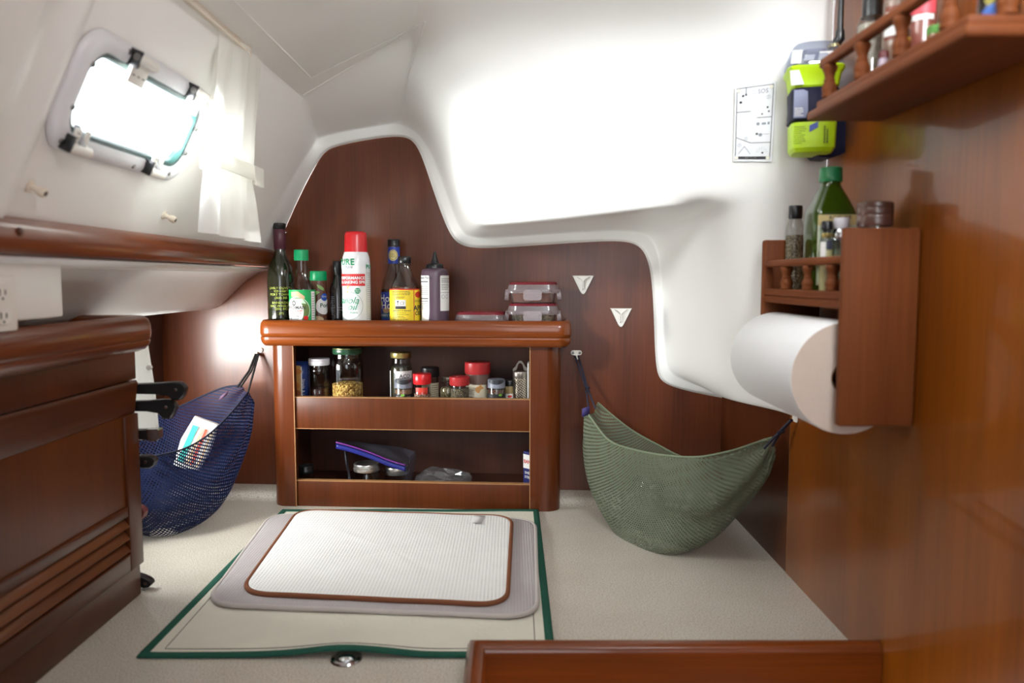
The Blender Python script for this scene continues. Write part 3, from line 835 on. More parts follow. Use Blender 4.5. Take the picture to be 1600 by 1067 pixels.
# moulded top rail wraps the far corner
hR = zt - zmb
ov = .030
prof = [(-.012, zmb - .001), (.010, zmb), (.020, zmb + .06 * hR), (.027, zmb + .20 * hR), (.0285, zmb + .30 * hR), (.0265, zmb + .33 * hR), (.0285, zmb + .36 * hR), (.030, zmb + .50 * hR), (.0295, zmb + .74 * hR), (.026, zmb + .90 * hR), (.018, zmb + .985 * hR), (.008, zt), (-.006, zmb + .98 * hR), (-.012, zmb + .92 * hR)]
r = .016
path = [(0, ly(Y0)), (0, -r)] + [(-r + r * cos(a), -r + r * sin(a)) for a in [pi / 2 * i / 8 for i in range(1, 9)]] + [(-.235, 0)]
mb = MB(); sweep(mb, path, prof); mb.build('top_moulding', M_RAIL_Y, lk, smooth=50)

# ================================================================== worktop fiddle rail in front
fr = thing('fiddle_rail', 'rounded wooden fiddle rail along the near edge of the worktop', 'rail', (-.05, 1.03, 0))
zt = .044
prof = [(-.012, -.09), (.012, -.09), (.0135, .018), (.0125, .032), (.008, .041), (0, zt), (-.008, .041), (-.0115, .034), (-.012, .001)]
mb = MB(); path = [(0.0, -.70), (0.0, .001), (XW + .05 - .0015, .001)]
prof = [(-.014, -.09), (.010, -.09), (.0105, .001), (.0125, .002), (.0135, .018), (.0125, .032), (.008, .041), (0, zt), (-.008, .0425), (-.0125, .037), (-.014, .03)]
sweep(mb, [(XW + .05 - .0015, 0), (.0, .0), (.0, -.68)], prof); mb.build('rail', M_RAIL_X, fr, smooth=45)
mb = MB(); mb.loft([[(o, o2, z) for o, o2, z in ((-.0135, .0125, .001), (.012, -.014, .001))] + [(.012, -.014, .03), (0, 0, zt), (-.0135, .0125, .018)]]*2) if False else None

# ================================================================== mats on the worktop
def mat_fabric(name, col, scale, rough=.85, kind='waffle'):
    m, nt, out = new_mat(name)
    p = N(nt, 'ShaderNodeBsdfPrincipled'); nt.links.new(p.outputs[0], out.inputs[0]); p.inputs['Roughness'].default_value = rough
    p.inputs['Specular IOR Level'].default_value = .2
    tc = N(nt, 'ShaderNodeTexCoord')
    no = N(nt, 'ShaderNodeTexNoise'); no.inputs['Scale'].default_value = 14; nt.links.new(tc.outputs['Object'], no.inputs[0])
    c = rgb(col); mx = N(nt, 'ShaderNodeMix', data_type='RGBA'); nt.links.new(no.outputs['Fac'], mx.inputs[0])
    mx.inputs[6].default_value = tuple(x * .94 for x in c[:3]) + (1,); mx.inputs[7].default_value = tuple(min(1, x * 1.05) for x in c[:3]) + (1,)
    nt.links.new(mx.outputs[2], p.inputs['Base Color'])
    b = N(nt, 'ShaderNodeBump'); b.inputs['Strength'].default_value = .6; b.inputs['Distance'].default_value = .0012
    if kind == 'waffle':
        wx = N(nt, 'ShaderNodeTexWave', bands_direction='X'); wy = N(nt, 'ShaderNodeTexWave', bands_direction='Y')
        for w_ in (wx, wy): w_.inputs['Scale'].default_value = scale; nt.links.new(tc.outputs['Object'], w_.inputs[0])
        mu = N(nt, 'ShaderNodeMath', operation='MAXIMUM'); nt.links.new(wx.outputs['Fac'], mu.inputs[0]); nt.links.new(wy.outputs['Fac'], mu.inputs[1])
        nt.links.new(mu.outputs[0], b.inputs['Height'])
    else:
        n2 = N(nt, 'ShaderNodeTexNoise'); n2.inputs['Scale'].default_value = scale; nt.links.new(tc.outputs['Object'], n2.inputs[0]); nt.links.new(n2.outputs['Fac'], b.inputs['Height'])
    nt.links.new(b.outputs[0], p.inputs['Normal'])
    return m
M_CANVAS = mat_fabric('cream_canvas', (216, 213, 198), 160, kind='noise')
M_GREEN = mat_fabric('green_binding', (34, 82, 68), 600, kind='noise')
M_GREYM = mat_fabric('grey_microfibre', (176, 170, 170), 60)
M_GREYB = mat_fabric('grey_binding', (186, 178, 174), 400, kind='noise')
M_WHITM = mat_fabric('white_waffle', (232, 232, 230), 50)
M_BROWN = mat_fabric('brown_binding', (122, 76, 52), 400, kind='noise')
M_THREAD = mat('dark_thread', (60, 52, 46), .8)

# canvas cover with green binding, lifted over the chrome latch
cx0, cx1, cy0, cy1 = -.538, .060, 1.066, 1.765
LX, LY = -.238, 1.066
def cover_z(x, y):
    return .0035 + .011 * math.exp(-((x - LX) / .075) ** 2) * math.exp(-((y - cy0) / .10) ** 2) + .0006 * sin(x * 21 + y * 8) + .0012 * math.exp(-((x + .17 - (y - cy0) * .1) / .03) ** 2) * max(0, 1 - (y - cy0) / .25)
cov = thing('worktop_cover', 'cream canvas cover with dark green binding, lying flat on the worktop', 'mat', (0, 0, 0))
G = [[(cx0 + (cx1 - cx0) * i / 60, cy0 + (cy1 - cy0) * j / 60, 0) for i in range(61)] for j in range(61)]
G = [[(x, y, cover_z(x, y)) for x, y, _ in r_] for r_ in G]
mb = MB(); mb.grid(G, uv=False); o = mb.build('canvas', M_CANVAS, cov, smooth=80)
md = o.modifiers.new('t', 'SOLIDIFY'); md.thickness = .0018; md.offset = -1
edge = [(cx0 + (cx1 - cx0) * i / 60, cy0) for i in range(60)] + [(cx1, cy0 + (cy1 - cy0) * i / 60) for i in range(60)] + [(cx1 - (cx1 - cx0) * i / 60, cy1) for i in range(60)] + [(cx0, cy1 - (cy1 - cy0) * i / 60) for i in range(60)]
mb = MB(); rings = []
n = len(edge)
for i, (x, y) in enumerate(edge):
    z = cover_z(x, y)
    d = Vector((edge[(i + 1) % n][0] - edge[i - 1][0], edge[(i + 1) % n][1] - edge[i - 1][1])).normalized(); nn = Vector((d.y, -d.x))
    pr_ = [(.0025, -.0022), (.003, 0), (.0015, .002), (-.004, .0022), (-.010, .0015), (-.0105, .0002), (-.010, -.0022)]
    if nn.length == 0: nn = Vector((0, -1))
    rings.append([(x + nn.x * o_, y + nn.y * o_, max(.0006, z + h_)) for o_, h_ in pr_])
rings.append(rings[0]); mb.loft(rings, caps=(False, False)); mb.build('binding', M_GREEN, cov, smooth=60)
mb = MB()
st = [(cx0 + .022, cy1 - .03), (cx0 + .024, cy0 + .2), (cx0 + .028, cy0 + .022), (LX, cy0 + .018), (cx1 - .026, cy0 + .022), (cx1 - .022, cy1 - .05)]
pts = []
for a, b in zip(st, st[1:]):
    for k in range(14): t = k / 14; pts.append((a[0] + (b[0] - a[0]) * t, a[1] + (b[1] - a[1]) * t))
mb.tube([(x, y, cover_z(x, y) + .0003) for x, y in pts], .0006, 5); mb.build('stitching', M_THREAD, cov)

def soft_mat(name, label, corners, r, z0, th, m_top, m_edge, edge_r, cat='mat'):
    """padded mat from four plan corners, corners rounded, with bound edge"""
    cs = [Vector(c) for c in corners]; pts = []
    for i in range(4):
        p, a, b = cs[i], cs[i - 1], cs[(i + 1) % 4]
        d1 = (a - p).normalized(); d2 = (b - p).normalized()
        s_ = p + d1 * r; e_ = p + d2 * r
        for k in range(9):
            t = k / 8; q = s_ * (1 - t) ** 2 + p * 2 * t * (1 - t) * 1.0 + e_ * t ** 2
            q = q if True else q
            pts.append(q)
        nx = b + (p - b).normalized() * r
        for k in range(1, 10): pts.append(e_ + (nx - e_) * k / 10)
    c = sum(cs, Vector((0, 0))) / 4
    root = thing(name, label, cat, (c.x, c.y, z0))
    def rg(ins, z): return [tuple((q - c) * (1 - ins)) + (z + .0006 * sin(q.x * 40) * sin(q.y * 33),) for q in pts]
    mb = MB(); mb.loft([rg(0, 0), rg(-.004, th * .5), rg(0.004, th), rg(.03, th * 1.06)] + [rg(f, th * 1.06) for f in (.15, .4, .7, .95)]); mb.build('pad', m_top, root, smooth=60)
    mb = MB(); mb.tube([tuple(q - c) + (th * .55 + .0006 * sin(q.x * 40) * sin(q.y * 33),) for q in pts], edge_r, 10, closed=True)
    mb.build('binding', m_edge, root, smooth=80)
    return root, c
def zp(px, py, z): p = PZ(px, py, z); return (p.x, p.y)
grey, gc = soft_mat('drying_mat', 'pale grey drying mat, larger and underneath the white one, on the canvas cover', [zp(320, 942, .012), zp(840, 962, .012), zp(836, 810, .012), zp(424, 802, .012)], .06, .0058, .0062, M_GREYM, M_GREYB, .0042)
wht, wc = soft_mat('drying_mat', 'white waffle drying mat with brown binding lying on top of the grey one', [zp(374, 923, .02), zp(792, 942, .02), zp(800, 805, .02), zp(466, 795, .02)], .055, .0128, .0062, M_WHITM, M_BROWN, .0045)
p = PZ(746, 812, .021)
mb = MB(); Mx = Matrix.Translation((p.x - wc.x, p.y - wc.y, .0078)) @ Matrix.Rotation(radians(-8), 4, 'Z')
mb.grid([[tuple(Mx @ Vector((x, y, .0006 + .004 * (max(0, -y) / .03) ** 2))) for x in (-.012, 0, .012)] for y in (.03, .015, 0, -.012, -.024, -.032)], uv=False)
o = mb.build('care_tag', mat('tag_cloth', (216, 214, 214), .8), wht); md = o.modifiers.new('t', 'SOLIDIFY'); md.thickness = .0006

# chrome latch under the front hem
lt = thing('flush_latch', 'round chrome flush latch peeking out under the front hem of the canvas cover', 'latch', (-.238, 1.062, 0))
mb = MB(); mb.lathe([(0, .0), (.021, 0), (.0225, .0015), (.021, .0035), (.017, .0042), (.0155, .003), (.0, .002)], seg=36); mb.build('ring', M_CHROME, lt)
mb = MB(); mb.lathe([(.013, .002), (.0125, .0045), (.009, .0066), (0, .0072)], seg=28); mb.build('button', M_CHROME, lt)

# ================================================================== net hammocks
def hammock(name, label, st, net, folds, R=72, C=40, rim=.0022, rimmat=None, sharp=.8, group=None):
    Fp = [PY(*a) for a, b, c in st]; Bp = [PY(*b) for a, b, c in st]; Kp = [PY(*c) for a, b, c in st]
    base = (Fp[len(Fp) // 2] + Kp[len(Kp) // 2]) / 2
    root = thing(name, label, 'hammock', base)
    G = []
    for i in range(R + 1):
        t = i / R; f, b, k = crom(Fp, t), crom(Bp, t), crom(Kp, t)
        m_ = (f + k) / 2; row = []
        ax = (crom(Fp, min(1, t + .02)) - crom(Fp, max(0, t - .02))).normalized()
        for j in range(C + 1):
            th = pi * j / C; cc = cos(th); s_ = sin(th)
            cc = math.copysign(abs(cc) ** sharp, cc); s_ = s_ ** .85
            p = m_ + (f - k) * .5 * cc + (b - m_) * s_
            out = ((f - k).normalized() * cos(th) + (b - m_).normalized() * sin(th))
            g = folds(t, j / C)
            row.append(tuple(p + out * g - base))
        G.append(row)
    U = [[(0, 0)] * (C + 1) for _ in range(R + 1)]; ua = 0.0
    for i in range(R + 1):
        if i: ua += (Vector(G[i][C // 2]) - Vector(G[i - 1][C // 2])).length * .35 + (Vector(G[i][0]) - Vector(G[i - 1][0])).length * .65
        va = 0.0; row = [0.0]
        for j in range(C): va += (Vector(G[i][j + 1]) - Vector(G[i][j])).length; row.append(va)
        for j in range(C + 1): U[i][j] = (ua, row[j] - row[C // 2])
    mb = MB(); mb.grid(G, U=U); o = mb.build('net', net, root, smooth=120)
    for nm, j in (('front_hem', 0), ('back_hem', C)):
        mb = MB(); mb.tube([G[i][j] for i in range(R + 1)], rim, 6); mb.build(nm, rimmat, root, smooth=80)
    return root, base, G
M_NETG = netting('sage_net', (98, 105, 86), 163, 235, .245, sheen=.03)
M_NETGH = mat('sage_hem', (116, 126, 102), .8)
M_NETB = netting('navy_net', (13, 24, 56), 140, 200, .26, sheen=.0)
M_NETBH = mat('navy_hem', (12, 18, 42), .8)
M_CORD = mat('navy_cord', (22, 22, 44), .7)
M_CORDK = mat('black_cord', (16, 16, 18), .7)
def gather(t, s):                                # pleats run in to the ends of the net
    e = max(0, (t - .62) / .38); e2 = max(0, (.26 - t) / .26)
    return .0095 * e ** .7 * (1 - .6 * max(0, (t - .92) / .08)) * sin(2 * pi * 4.5 * s + 4 * t) + .006 * e2 * sin(2 * pi * 3 * s) + .009 * sin(13 * s - 9 * t) * sin(pi * t) + .004 * sin(27 * s - 15 * t) * sin(pi * t) * min(1, t * 2) + .012 * math.exp(-((t - .42) / .13) ** 2 - ((s - .40) / .13) ** 2)
stG = [((917, 641, 1.78), (919, 652, 1.785), (934, 629, 1.80)),
       ((924, 656, 1.745), (916, 705, 1.765), (950, 642, 1.80)),
       ((950, 688, 1.68), (934, 768, 1.71), (988, 670, 1.78)),
       ((995, 703, 1.59), (980, 834, 1.62), (1026, 694, 1.73)),
       ((1045, 712, 1.50), (1042, 858, 1.512), (1066, 714, 1.65)),
       ((1092, 714, 1.44), (1104, 846, 1.47), (1112, 718, 1.58)),
       ((1140, 705, 1.41), (1156, 798, 1.445), (1156, 706, 1.52)),
       ((1178, 693, 1.395), (1193, 752, 1.415), (1186, 690, 1.445)),
       ((1198, 688, 1.395), (1210, 712, 1.40), (1206, 684, 1.41))]
hg, gb, GG = hammock('net_hammock', 'sage green net hammock hung across the corner beside the shelf unit', stG, M_NETG, gather, rimmat=M_NETGH)
mb = MB()
gl = PY(925, 633, 1.785); hk = PB(901, 556, .012)
kn = gl.lerp(hk, .30)
mb.tube([gl - gb + Vector((-.008, 0, -.01)), kn - gb + Vector((-.002, -.003, 0)), hk - gb + Vector((-.004, -.002, 0))], .0022, 8)
mb.tube([gl - gb + Vector((.008, 0, -.008)), kn - gb + Vector((.002, -.003, 0)), hk - gb + Vector((.004, -.002, 0))], .0022, 8)
mb.build('cord', M_CORD, hg)
mb = MB(); mb.tube([kn - gb + Vector((-.005, -.004, -.004)), kn - gb + Vector((.004, -.006, 0)), kn - gb + Vector((-.003, -.004, .005)), kn - gb + Vector((.005, -.003, .007))], .0032, 8); mb.build('knot', M_CORD, hg)
gr = PY(1203, 690, 1.39); hr = PX(1236, 656, XW - .014); kr = gr.lerp(hr, .5)
mb = MB(); mb.tube([gr - gb + Vector((-.012, -.004, -.012)), kr - gb, hr - gb], .0024, 8); mb.tube([gr - gb + Vector((.004, 0, -.008)), kr - gb + Vector((.002, 0, 0)), hr - gb + Vector((.002, 0, 0))], .0024, 8); mb.build('cord', M_CORD, hg)
mb = MB(); mb.tube([kr - gb + Vector((-.006, -.003, -.004)), kr - gb + Vector((.004, -.004, 0)), kr - gb + Vector((.002, -.002, .006))], .0036, 8); mb.build('knot', M_CORD, hg)
p = PY(915, 642, 1.765) - gb
mb = MB(); mb.grid([[tuple(p + Vector((x, -.003 + .002 * sin(x * 200), z + x * .3))) for x in (-.009, 0, .009)] for z in (-.011, 0, .009)], uv=False)
o = mb.build('brand_tag', mat('indigo_tag', (48, 40, 96), .7), hg); md = o.modifiers.new('t', 'SOLIDIFY'); md.thickness = .001
# clear bag lying in the green net
M_FILM = glass('clear_film', (232, 234, 236), .10, .08, milk=.05, top=.9)
def crumple(mb, c, rx, ry, rz, seed, amp=.35, seg=22, rows=14, flatb=None):
    R = random.Random(seed); ph = [(R.uniform(2, 7), R.uniform(2, 7), R.uniform(0, 6), R.uniform(.3, 1)) for _ in range(9)]
    G = []
    for i in range(rows + 1):
        th = pi * i / rows; row = []
        for j in range(seg):
            a = 2 * pi * j / seg
            d = Vector((sin(th) * cos(a), sin(th) * sin(a), cos(th)))
            k = 1 + amp * sum(w * sin(f * d.x + g * d.y + h + 3 * d.z * f) for f, g, h, w in ph) / 5 + amp * .25 * (R.random() - .5) * (1 if 0 < i < rows else 0)
            q = Vector((d.x * rx * k, d.y * ry * k, d.z * rz * k)) + Vector(c)
            if flatb is not None and q.z < flatb: q.z = flatb
            row.append(tuple(q))
        row.append(row[0]); G.append(row)
    mb.grid(G, uv=False)
bagp = PY(1005, 790, 1.64)
bag = thing('plastic_bag', 'crumpled clear plastic bag showing through the green net hammock', 'bag', bagp)
mb = MB(); crumple(mb, (0, 0, 0), .05, .035, .055, 5); mb.build('film', M_FILM, bag, smooth=0)

stB = [((388, 612, 1.83), (394, 624, 1.845), (378, 602, 1.865)),
       ((362, 642, 1.77), (391, 672, 1.81), (350, 606, 1.865)),
       ((328, 676, 1.70), (373, 726, 1.76), (315, 620, 1.86)),
       ((290, 700, 1.64), (340, 782, 1.70), (276, 638, 1.83)),
       ((245, 712, 1.58), (290, 818, 1.65), (235, 655, 1.79)),
       ((200, 716, 1.55), (232, 832, 1.618), (190, 672, 1.74)),
       ((150, 700, 1.52), (150, 800, 1.54), (140, 680, 1.66)),
       ((112, 655, 1.495), (108, 675, 1.50), (108, 648, 1.53))]
def gatherB(t, s):
    e2 = max(0, (.34 - t) / .34)
    return .0055 * e2 ** .8 * sin(2 * pi * 6 * s + 5 * t) + .010 * math.exp(-((s - .16) / .05) ** 2) * min(1, t / .25) + .003 * sin(11 * s + 7 * t) * min(1, t * 3)
hb, bb, GB = hammock('net_hammock', 'navy blue net hammock hung between bulkhead and locker', stB, M_NETB, gatherB, rimmat=M_NETBH)
mb = MB(); gl = PY(384, 606, 1.85); hk = PB(402, 553, .012)
mb.tube([gl - bb + Vector((-.02, 0, .002)), gl.lerp(hk, .5) - bb + Vector((-.006, 0, .0)), hk - bb + Vector((-.003, -.002, 0))], .0026, 8)
mb.tube([gl - bb + Vector((.006, 0, -.008)), gl.lerp(hk, .5) - bb + Vector((.006, 0, 0)), hk - bb + Vector((.004, -.002, 0))], .0026, 8)
mb.tube([gl - bb + Vector((-.012, -.002, .002)), gl.lerp(hk, .5) - bb + Vector((.001, -.003, 0)), hk - bb + Vector((.001, -.003, 0))], .0022, 8)
mb.build('cord', M_CORDK, hb)
p = PY(350, 618, 1.80) - bb
mb = MB(); mb.grid([[tuple(p + Vector((x + z * .4, -.002, z + x * .7))) for x in (-.010, 0, .010)] for z in (-.006, 0, .006)], uv=False)
o = mb.build('brand_tag', mat('maroon_tag', (66, 36, 62), .7), hb); md = o.modifiers.new('t', 'SOLIDIFY'); md.thickness = .001
# striped packet in the blue net
pk = PY(307, 694, 1.775)
pkt = thing('food_packet', 'white packet with teal and red stripes tucked in the navy net', 'packet', pk, rot=(radians(6), radians(24), radians(18)))
mb = MB(); mb.loft([[(x * (1 - .25 * abs(z) / .075), y * (1 - (abs(z) / .075) ** 3) , z) for x, y in rrect(.036, .014, .01)] for z in (-.062, -.05, -.03, 0, .03, .05, .062)])
fnp = flat(-.0149)
for x0, x1, mi in ((-.025, -.012, 1), (-.005, .0, 3), (.004, .010, 2), (.019, .023, 3)): rect(mb, fnp, x0, x1, -.046, .046, mi)
mb.build('wrapper', [mat('packet_white', (240, 236, 228), .4), mat('packet_teal', (70, 178, 168), .4), mat('packet_red', (206, 92, 70), .4), mat('packet_peach', (240, 200, 150), .4)], pkt)
# cord eyes screwed to the bulkhead
def cord_eye(p, rz, label, group='white cord eyes on the bulkhead'):
    o = thing('cord_eye', label, 'hook', p, rz, group)
    mb = MB(); 
    mb.loft([[(x, -y, z) for x, z in rrect(.0135, .0058, .0057, 6)] for y in (0, .004)]); mb.loft([[(x * .93, -y, z * .9) for x, z in rrect(.0135, .0058, .0057, 6)] for y in (.004, .0055)])
    mb.box(-.004, .003, -.012, -.002, -.013, -.003, .002); mb.box(-.004, .005, -.014, -.009, -.016, -.010, .002)
    mb.build('plate', M_PLASTIC, o)
    for x in (-.0085, .0085):
        mb = MB(); q = MB(); q.lathe([(.0036, 0), (.003, .0012), (0, .0016)], seg=12); mb.merge(q, Matrix.Translation((x, -.0054, 0)) @ Matrix.Rotation(radians(90), 4, 'X')); mb.build('screw', M_SCREW, o)
cord_eye(PB(403, 547, .0005), RZ, 'white cord eye holding the navy hammock')
cord_eye(PB(900.5, 551, .0005), RZ, 'white cord eye on the bulkhead holding the green hammock')
p = PX(1240, 655, XW - .0012)
cord_eye(p + Vector((0, -.006, .002)), radians(90), 'white cord eye under the corner column by the paper towel roll', None)

# triangular hooks
for (px, py), lb in (((911, 445), 'white triangular stick-on hook, the higher of two on the bulkhead'), ((970, 496), 'white triangular stick-on hook, the lower of two on the bulkhead')):
    p = PB(px, py, .0005)
    o = thing('wall_hook', lb, 'hook', p, RZ, 'white triangular hooks on the bulkhead')
    k = .0265; zt_ = .0225; zb_ = -.0235
    T = [(-k, zt_), (-k + .002, zt_ - .003), (-.0065, zb_ + .006), (-.003, zb_ + .0012), (0, zb_), (.003, zb_ + .0012), (.0065, zb_ + .006), (k - .002, zt_ - .003), (k, zt_)]
    mb = MB(); mb.loft([[(x * s_, -y, z * s_) for x, z in T] for y, s_ in ((0, 1), (.004, 1), (.0058, .95))]); mb.build('plate', M_PLASTIC, o)
    mb = MB()
    mb.loft([[(x, -.0058, z) for x, z in ((-.017, .0195), (-.004, .010), (-.0016, .006), (-.0016, -.012), (.0016, -.012), (.0016, .006), (.004, .010), (.017, .0195))],
             [(x, -.014, z) for x, z in ((-.013, .0195), (-.003, .012), (-.0008, .008), (-.0008, -.009), (.0008, -.009), (.0008, .008), (.003, .012), (.013, .0195))]])
    mb.build('hook_lip', M_PLASTIC, o, smooth=30)
    mb = MB(); mb.box(-.0018, -.0006, -.0064, -.0057, -.013, .004); mb.build('slot', mat('slot_grey', (110, 100, 90), .6), o)

# ================================================================== curtain and track
tk = thing('curtain_track', 'cream curtain track along the top of the white cabin side', 'track', (-.449, 1.33, .931))
mb = MB(); mb.box(-.006, .004, -1.3, 0, -.003, .006, .001); mb.tube([(.006, -1.3, -.006), (.006, 0, -.006)], .0022, 8); mb.build('rail', M_CREAM, tk)
mb = MB(); mb.box(-.008, .007, -.002, .012, -.010, .008, .002); mb.build('end_stop', M_CREAM, tk)
ct = thing('curtain', 'gathered white cloth curtain hanging from the track beside the portlight', 'curtain', (-.455, 1.30, .93))
M_CURT = None
m, nt, out = new_mat('curtain_cloth')
df = N(nt, 'ShaderNodeBsdfDiffuse'); df.inputs[0].default_value = rgb((246, 245, 240)); tl_ = N(nt, 'ShaderNodeBsdfTranslucent'); tl_.inputs[0].default_value = rgb((252, 251, 247))
mx = N(nt, 'ShaderNodeMixShader'); mx.inputs[0].default_value = .55; nt.links.new(df.outputs[0], mx.inputs[1]); nt.links.new(tl_.outputs[0], mx.inputs[2])
tc = N(nt, 'ShaderNodeTexCoord'); nn_ = N(nt, 'ShaderNodeTexNoise'); nn_.inputs['Scale'].default_value = 900; nt.links.new(tc.outputs['Object'], nn_.inputs[0]); bp = N(nt, 'ShaderNodeBump'); bp.inputs['Strength'].default_value = .15; bp.inputs['Distance'].default_value = .0005
nt.links.new(nn_.outputs['Fac'], bp.inputs['Height']); nt.links.new(bp.outputs[0], df.inputs['Normal'])
nt.links.new(mx.outputs[0], out.inputs[0]); M_CURT = m
def cur_edge(v):                                  # v 0 top .. 1 foot: near and far edge along the boat, and the plane they hang in
    K = [(0, 1.222, 1.425), (.25, 1.205, 1.418), (.55, 1.182, 1.400), (.64, 1.174, 1.392), (.72, 1.172, 1.394), (1, 1.150, 1.425)]
    for (a, b, c), (d, e, f) in zip(K, K[1:]):
        if v <= d: t = (v - a) / (d - a); return b + (e - b) * t, c + (f - c) * t
    return K[-1][1:]
def cur_pt(v, s, extra=0.0):
    a, b = cur_edge(v); y = a + (b - a) * s
    z = .932 - .318 * v - .004 * s * v
    A = .0018 + .0034 * min(1, v / .5)
    pinch = 1 - .35 * math.exp(-((v - .66) / .06) ** 2)
    x = -.452 - .012 * min(1, v * 1.5) + .010 * (1 - abs(2 * s - 1)) + A * pinch * (sin(2 * pi * (2.6 * s + .15 * sin(5 * v))) + .4 * sin(2 * pi * (5.3 * s + .3 + .1 * v))) + extra
    return Vector((x, y, z)) - Vector((-.455, 1.30, .93))
mb = MB(); mb.grid([[tuple(cur_pt(i / 40, j / 60)) for j in range(61)] for i in range(41)], uv=False)
o = mb.build('cloth', M_CURT, ct, smooth=120)
mb = MB(); mb.grid([[tuple(cur_pt(.06 + .92 * i / 30, .12 + .93 * j / 40, -.016)) for j in range(41)] for i in range(31)], uv=False); mb.build('back_fold', M_CURT, ct, smooth=120)
def band_ring(v, e=0.0):
    a, b = cur_edge(v); z = .932 - .318 * v
    return [(-.456 + q[1] + .455, q[0] - 1.30, z - .93) for q in rrect((b - a) / 2 - .006 + e, .017 + e, .012, 5, ((a + b) / 2 - .004, 0))]
mb = MB(); mb.loft([band_ring(v, e) for v, e in ((.612, 0), (.616, .001), (.690, .001), (.694, 0))], caps=(False, False)); tb = mb.build('tie_band', M_CURT, ct, smooth=60)
md = tb.modifiers.new('t', 'SOLIDIFY'); md.thickness = .0015
a_, b_ = cur_edge(.65)
mb = MB(); mb.loft([[(x, y, z) for x, z in ((.0165, -.193), (.0185, -.194), (.0185, -.225), (.0165, -.226))] for y in (b_ - 1.30 - .065, b_ - 1.30 - .022)]); under(tb, mb.build('band_end', M_CURT, ct))

# ================================================================== galley knives and board on the end of the locker
M_STEEL = mat('knife_steel', (190, 192, 194), .22, metal=1)
M_HANDLE = mat('knife_handle_black', (22, 21, 22), .38)
def knife(px_end, py, th_px, label, L=.115, drop=.35, hm=M_HANDLE, bolster=False, tilt=0.0, rivets=(.016,), Y=1.318, bl=.14):
    e = PY(px_end, py, Y); k = Y / F; h = th_px * k / 2
    o = thing('kitchen_knife', label, 'knife', (e.x, Y, e.z), group='knives on the end of the locker', rot=(0, radians(tilt), 0))
    # outline along -x from the butt end
    top_ = [(0, .1), (-.002, .55), (-.008, .9), (-.02, 1.0), (-.05, .82), (-.085, .75), (-L, .8)]
    bot = [(-L, -.75), (-.085, -.55), (-.05, -.6), (-.03, -.85), (-.022, -1.0 - drop), (-.010, -1.0 - drop * .9), (-.003, -.65)]
    if bolster: top_, bot = [(0, .8), (-.003, 1), (-.03, .9), (-.06, .8), (-L, .8)], [(-L, -.8), (-.06, -.7), (-.03, -.9), (-.006, -1.15), (0, -.7)]
    out = [(x, z * h) for x, z in top_ + bot]
    mb = MB(); mb.loft([[(x * .985 - .0006, y, z * s_) for x, z in out] if abs(y) > .007 else [(x, y, z) for x, z in out] for y, s_ in ((.0085, .86), (.006, 1), (-.006, 1), (-.0085, .86))]); mb.build('handle', hm, o, smooth=35)
    if bolster:
        mb = MB(); mb.loft([[(x, y, z) for x, z in [(.001, .82 * h), (-.001, 1.03 * h), (-.019, .98 * h), (-.019, -.98 * h), (-.005, -1.2 * h), (.001, -.75 * h)]] for y in (.0092, -.0092)]); mb.build('end_cap', M_STEEL, o)
    mb = MB(); mb.loft([[(x, y, z) for x, z in ((-L + .004, h * .6), (-L - bl * .8, h * .5), (-L - bl, -.2 * h), (-L - bl * .6, -h * 1.1), (-L + .002, -h * 1.1))] for y in (.001, -.001)]); mb.build('blade', M_STEEL, o)
    for r_ in rivets:
        mb = MB(); q = MB(); q.lathe([(.0032, 0), (.003, .0008), (0, .0012)], seg=12); mb.merge(q, Matrix.Translation((-r_, -.0083, 0)) @ Matrix.Rotation(radians(90), 4, 'X')); mb.build('rivet', M_STEEL, o)
knife(292, 608, 25, 'black-handled knife with the longest handle, topmost of those on the locker end')
knife(277, 635, 24, 'black-handled knife just below the topmost one on the locker end', drop=.6)
knife(250, 678, 18, 'black-handled knife with a steel butt cap, in front of the navy net', bolster=True, rivets=(.036,), L=.11)
knife(245, 720, 20, 'short black-handled knife, under the steel-capped one on the locker end', drop=.1, L=.10)
knife(229, 800, 24, 'reddish wooden knife handle at the locker edge in front of the navy net', hm=mat('red_handle', (104, 44, 40), .5), drop=.05, rivets=(), L=.10)
knife(239, 912, 16, 'black-handled knife sticking out low by the locker plinth', tilt=22, drop=.2, L=.10, rivets=(.010,), bl=.03, Y=1.314)
rk = thing('knife_rack', 'dark magnetic knife rack on the end of the locker', 'rack', (-.74, 1.2965, .2)) if False else None
m, nt, out = new_mat('board_polyethylene'); df = N(nt, 'ShaderNodeBsdfDiffuse'); df.inputs[0].default_value = rgb((244, 244, 238)); tl_ = N(nt, 'ShaderNodeBsdfTranslucent'); tl_.inputs[0].default_value = rgb((250, 250, 246))
mx = N(nt, 'ShaderNodeMixShader'); mx.inputs[0].default_value = .7; nt.links.new(df.outputs[0], mx.inputs[1]); nt.links.new(tl_.outputs[0], mx.inputs[2]); nt.links.new(mx.outputs[0], out.inputs[0]); M_BOARD = m
cb = thing('cutting_board', 'white plastic cutting board standing behind the black-handled knives', 'board', (-.70, 1.342, .26))
bx1 = PY(243, 640, 1.342).x + .70
mb = MB()
o2 = [(-.10, .0), (bx1 - .03, .0)] + [(bx1 - .022 + .022 * sin(a), .022 - .022 * cos(a)) for a in [pi / 2 * i / 6 for i in range(1, 7)]] + [(bx1 - .004, .09), (bx1 - .014, .175), (bx1 - .02, .185), (-.10, .185)]
mb.loft([[(x, y, z) for x, z in o2] for y in (0, .010)]); mb.build('slab', M_BOARD, cb)
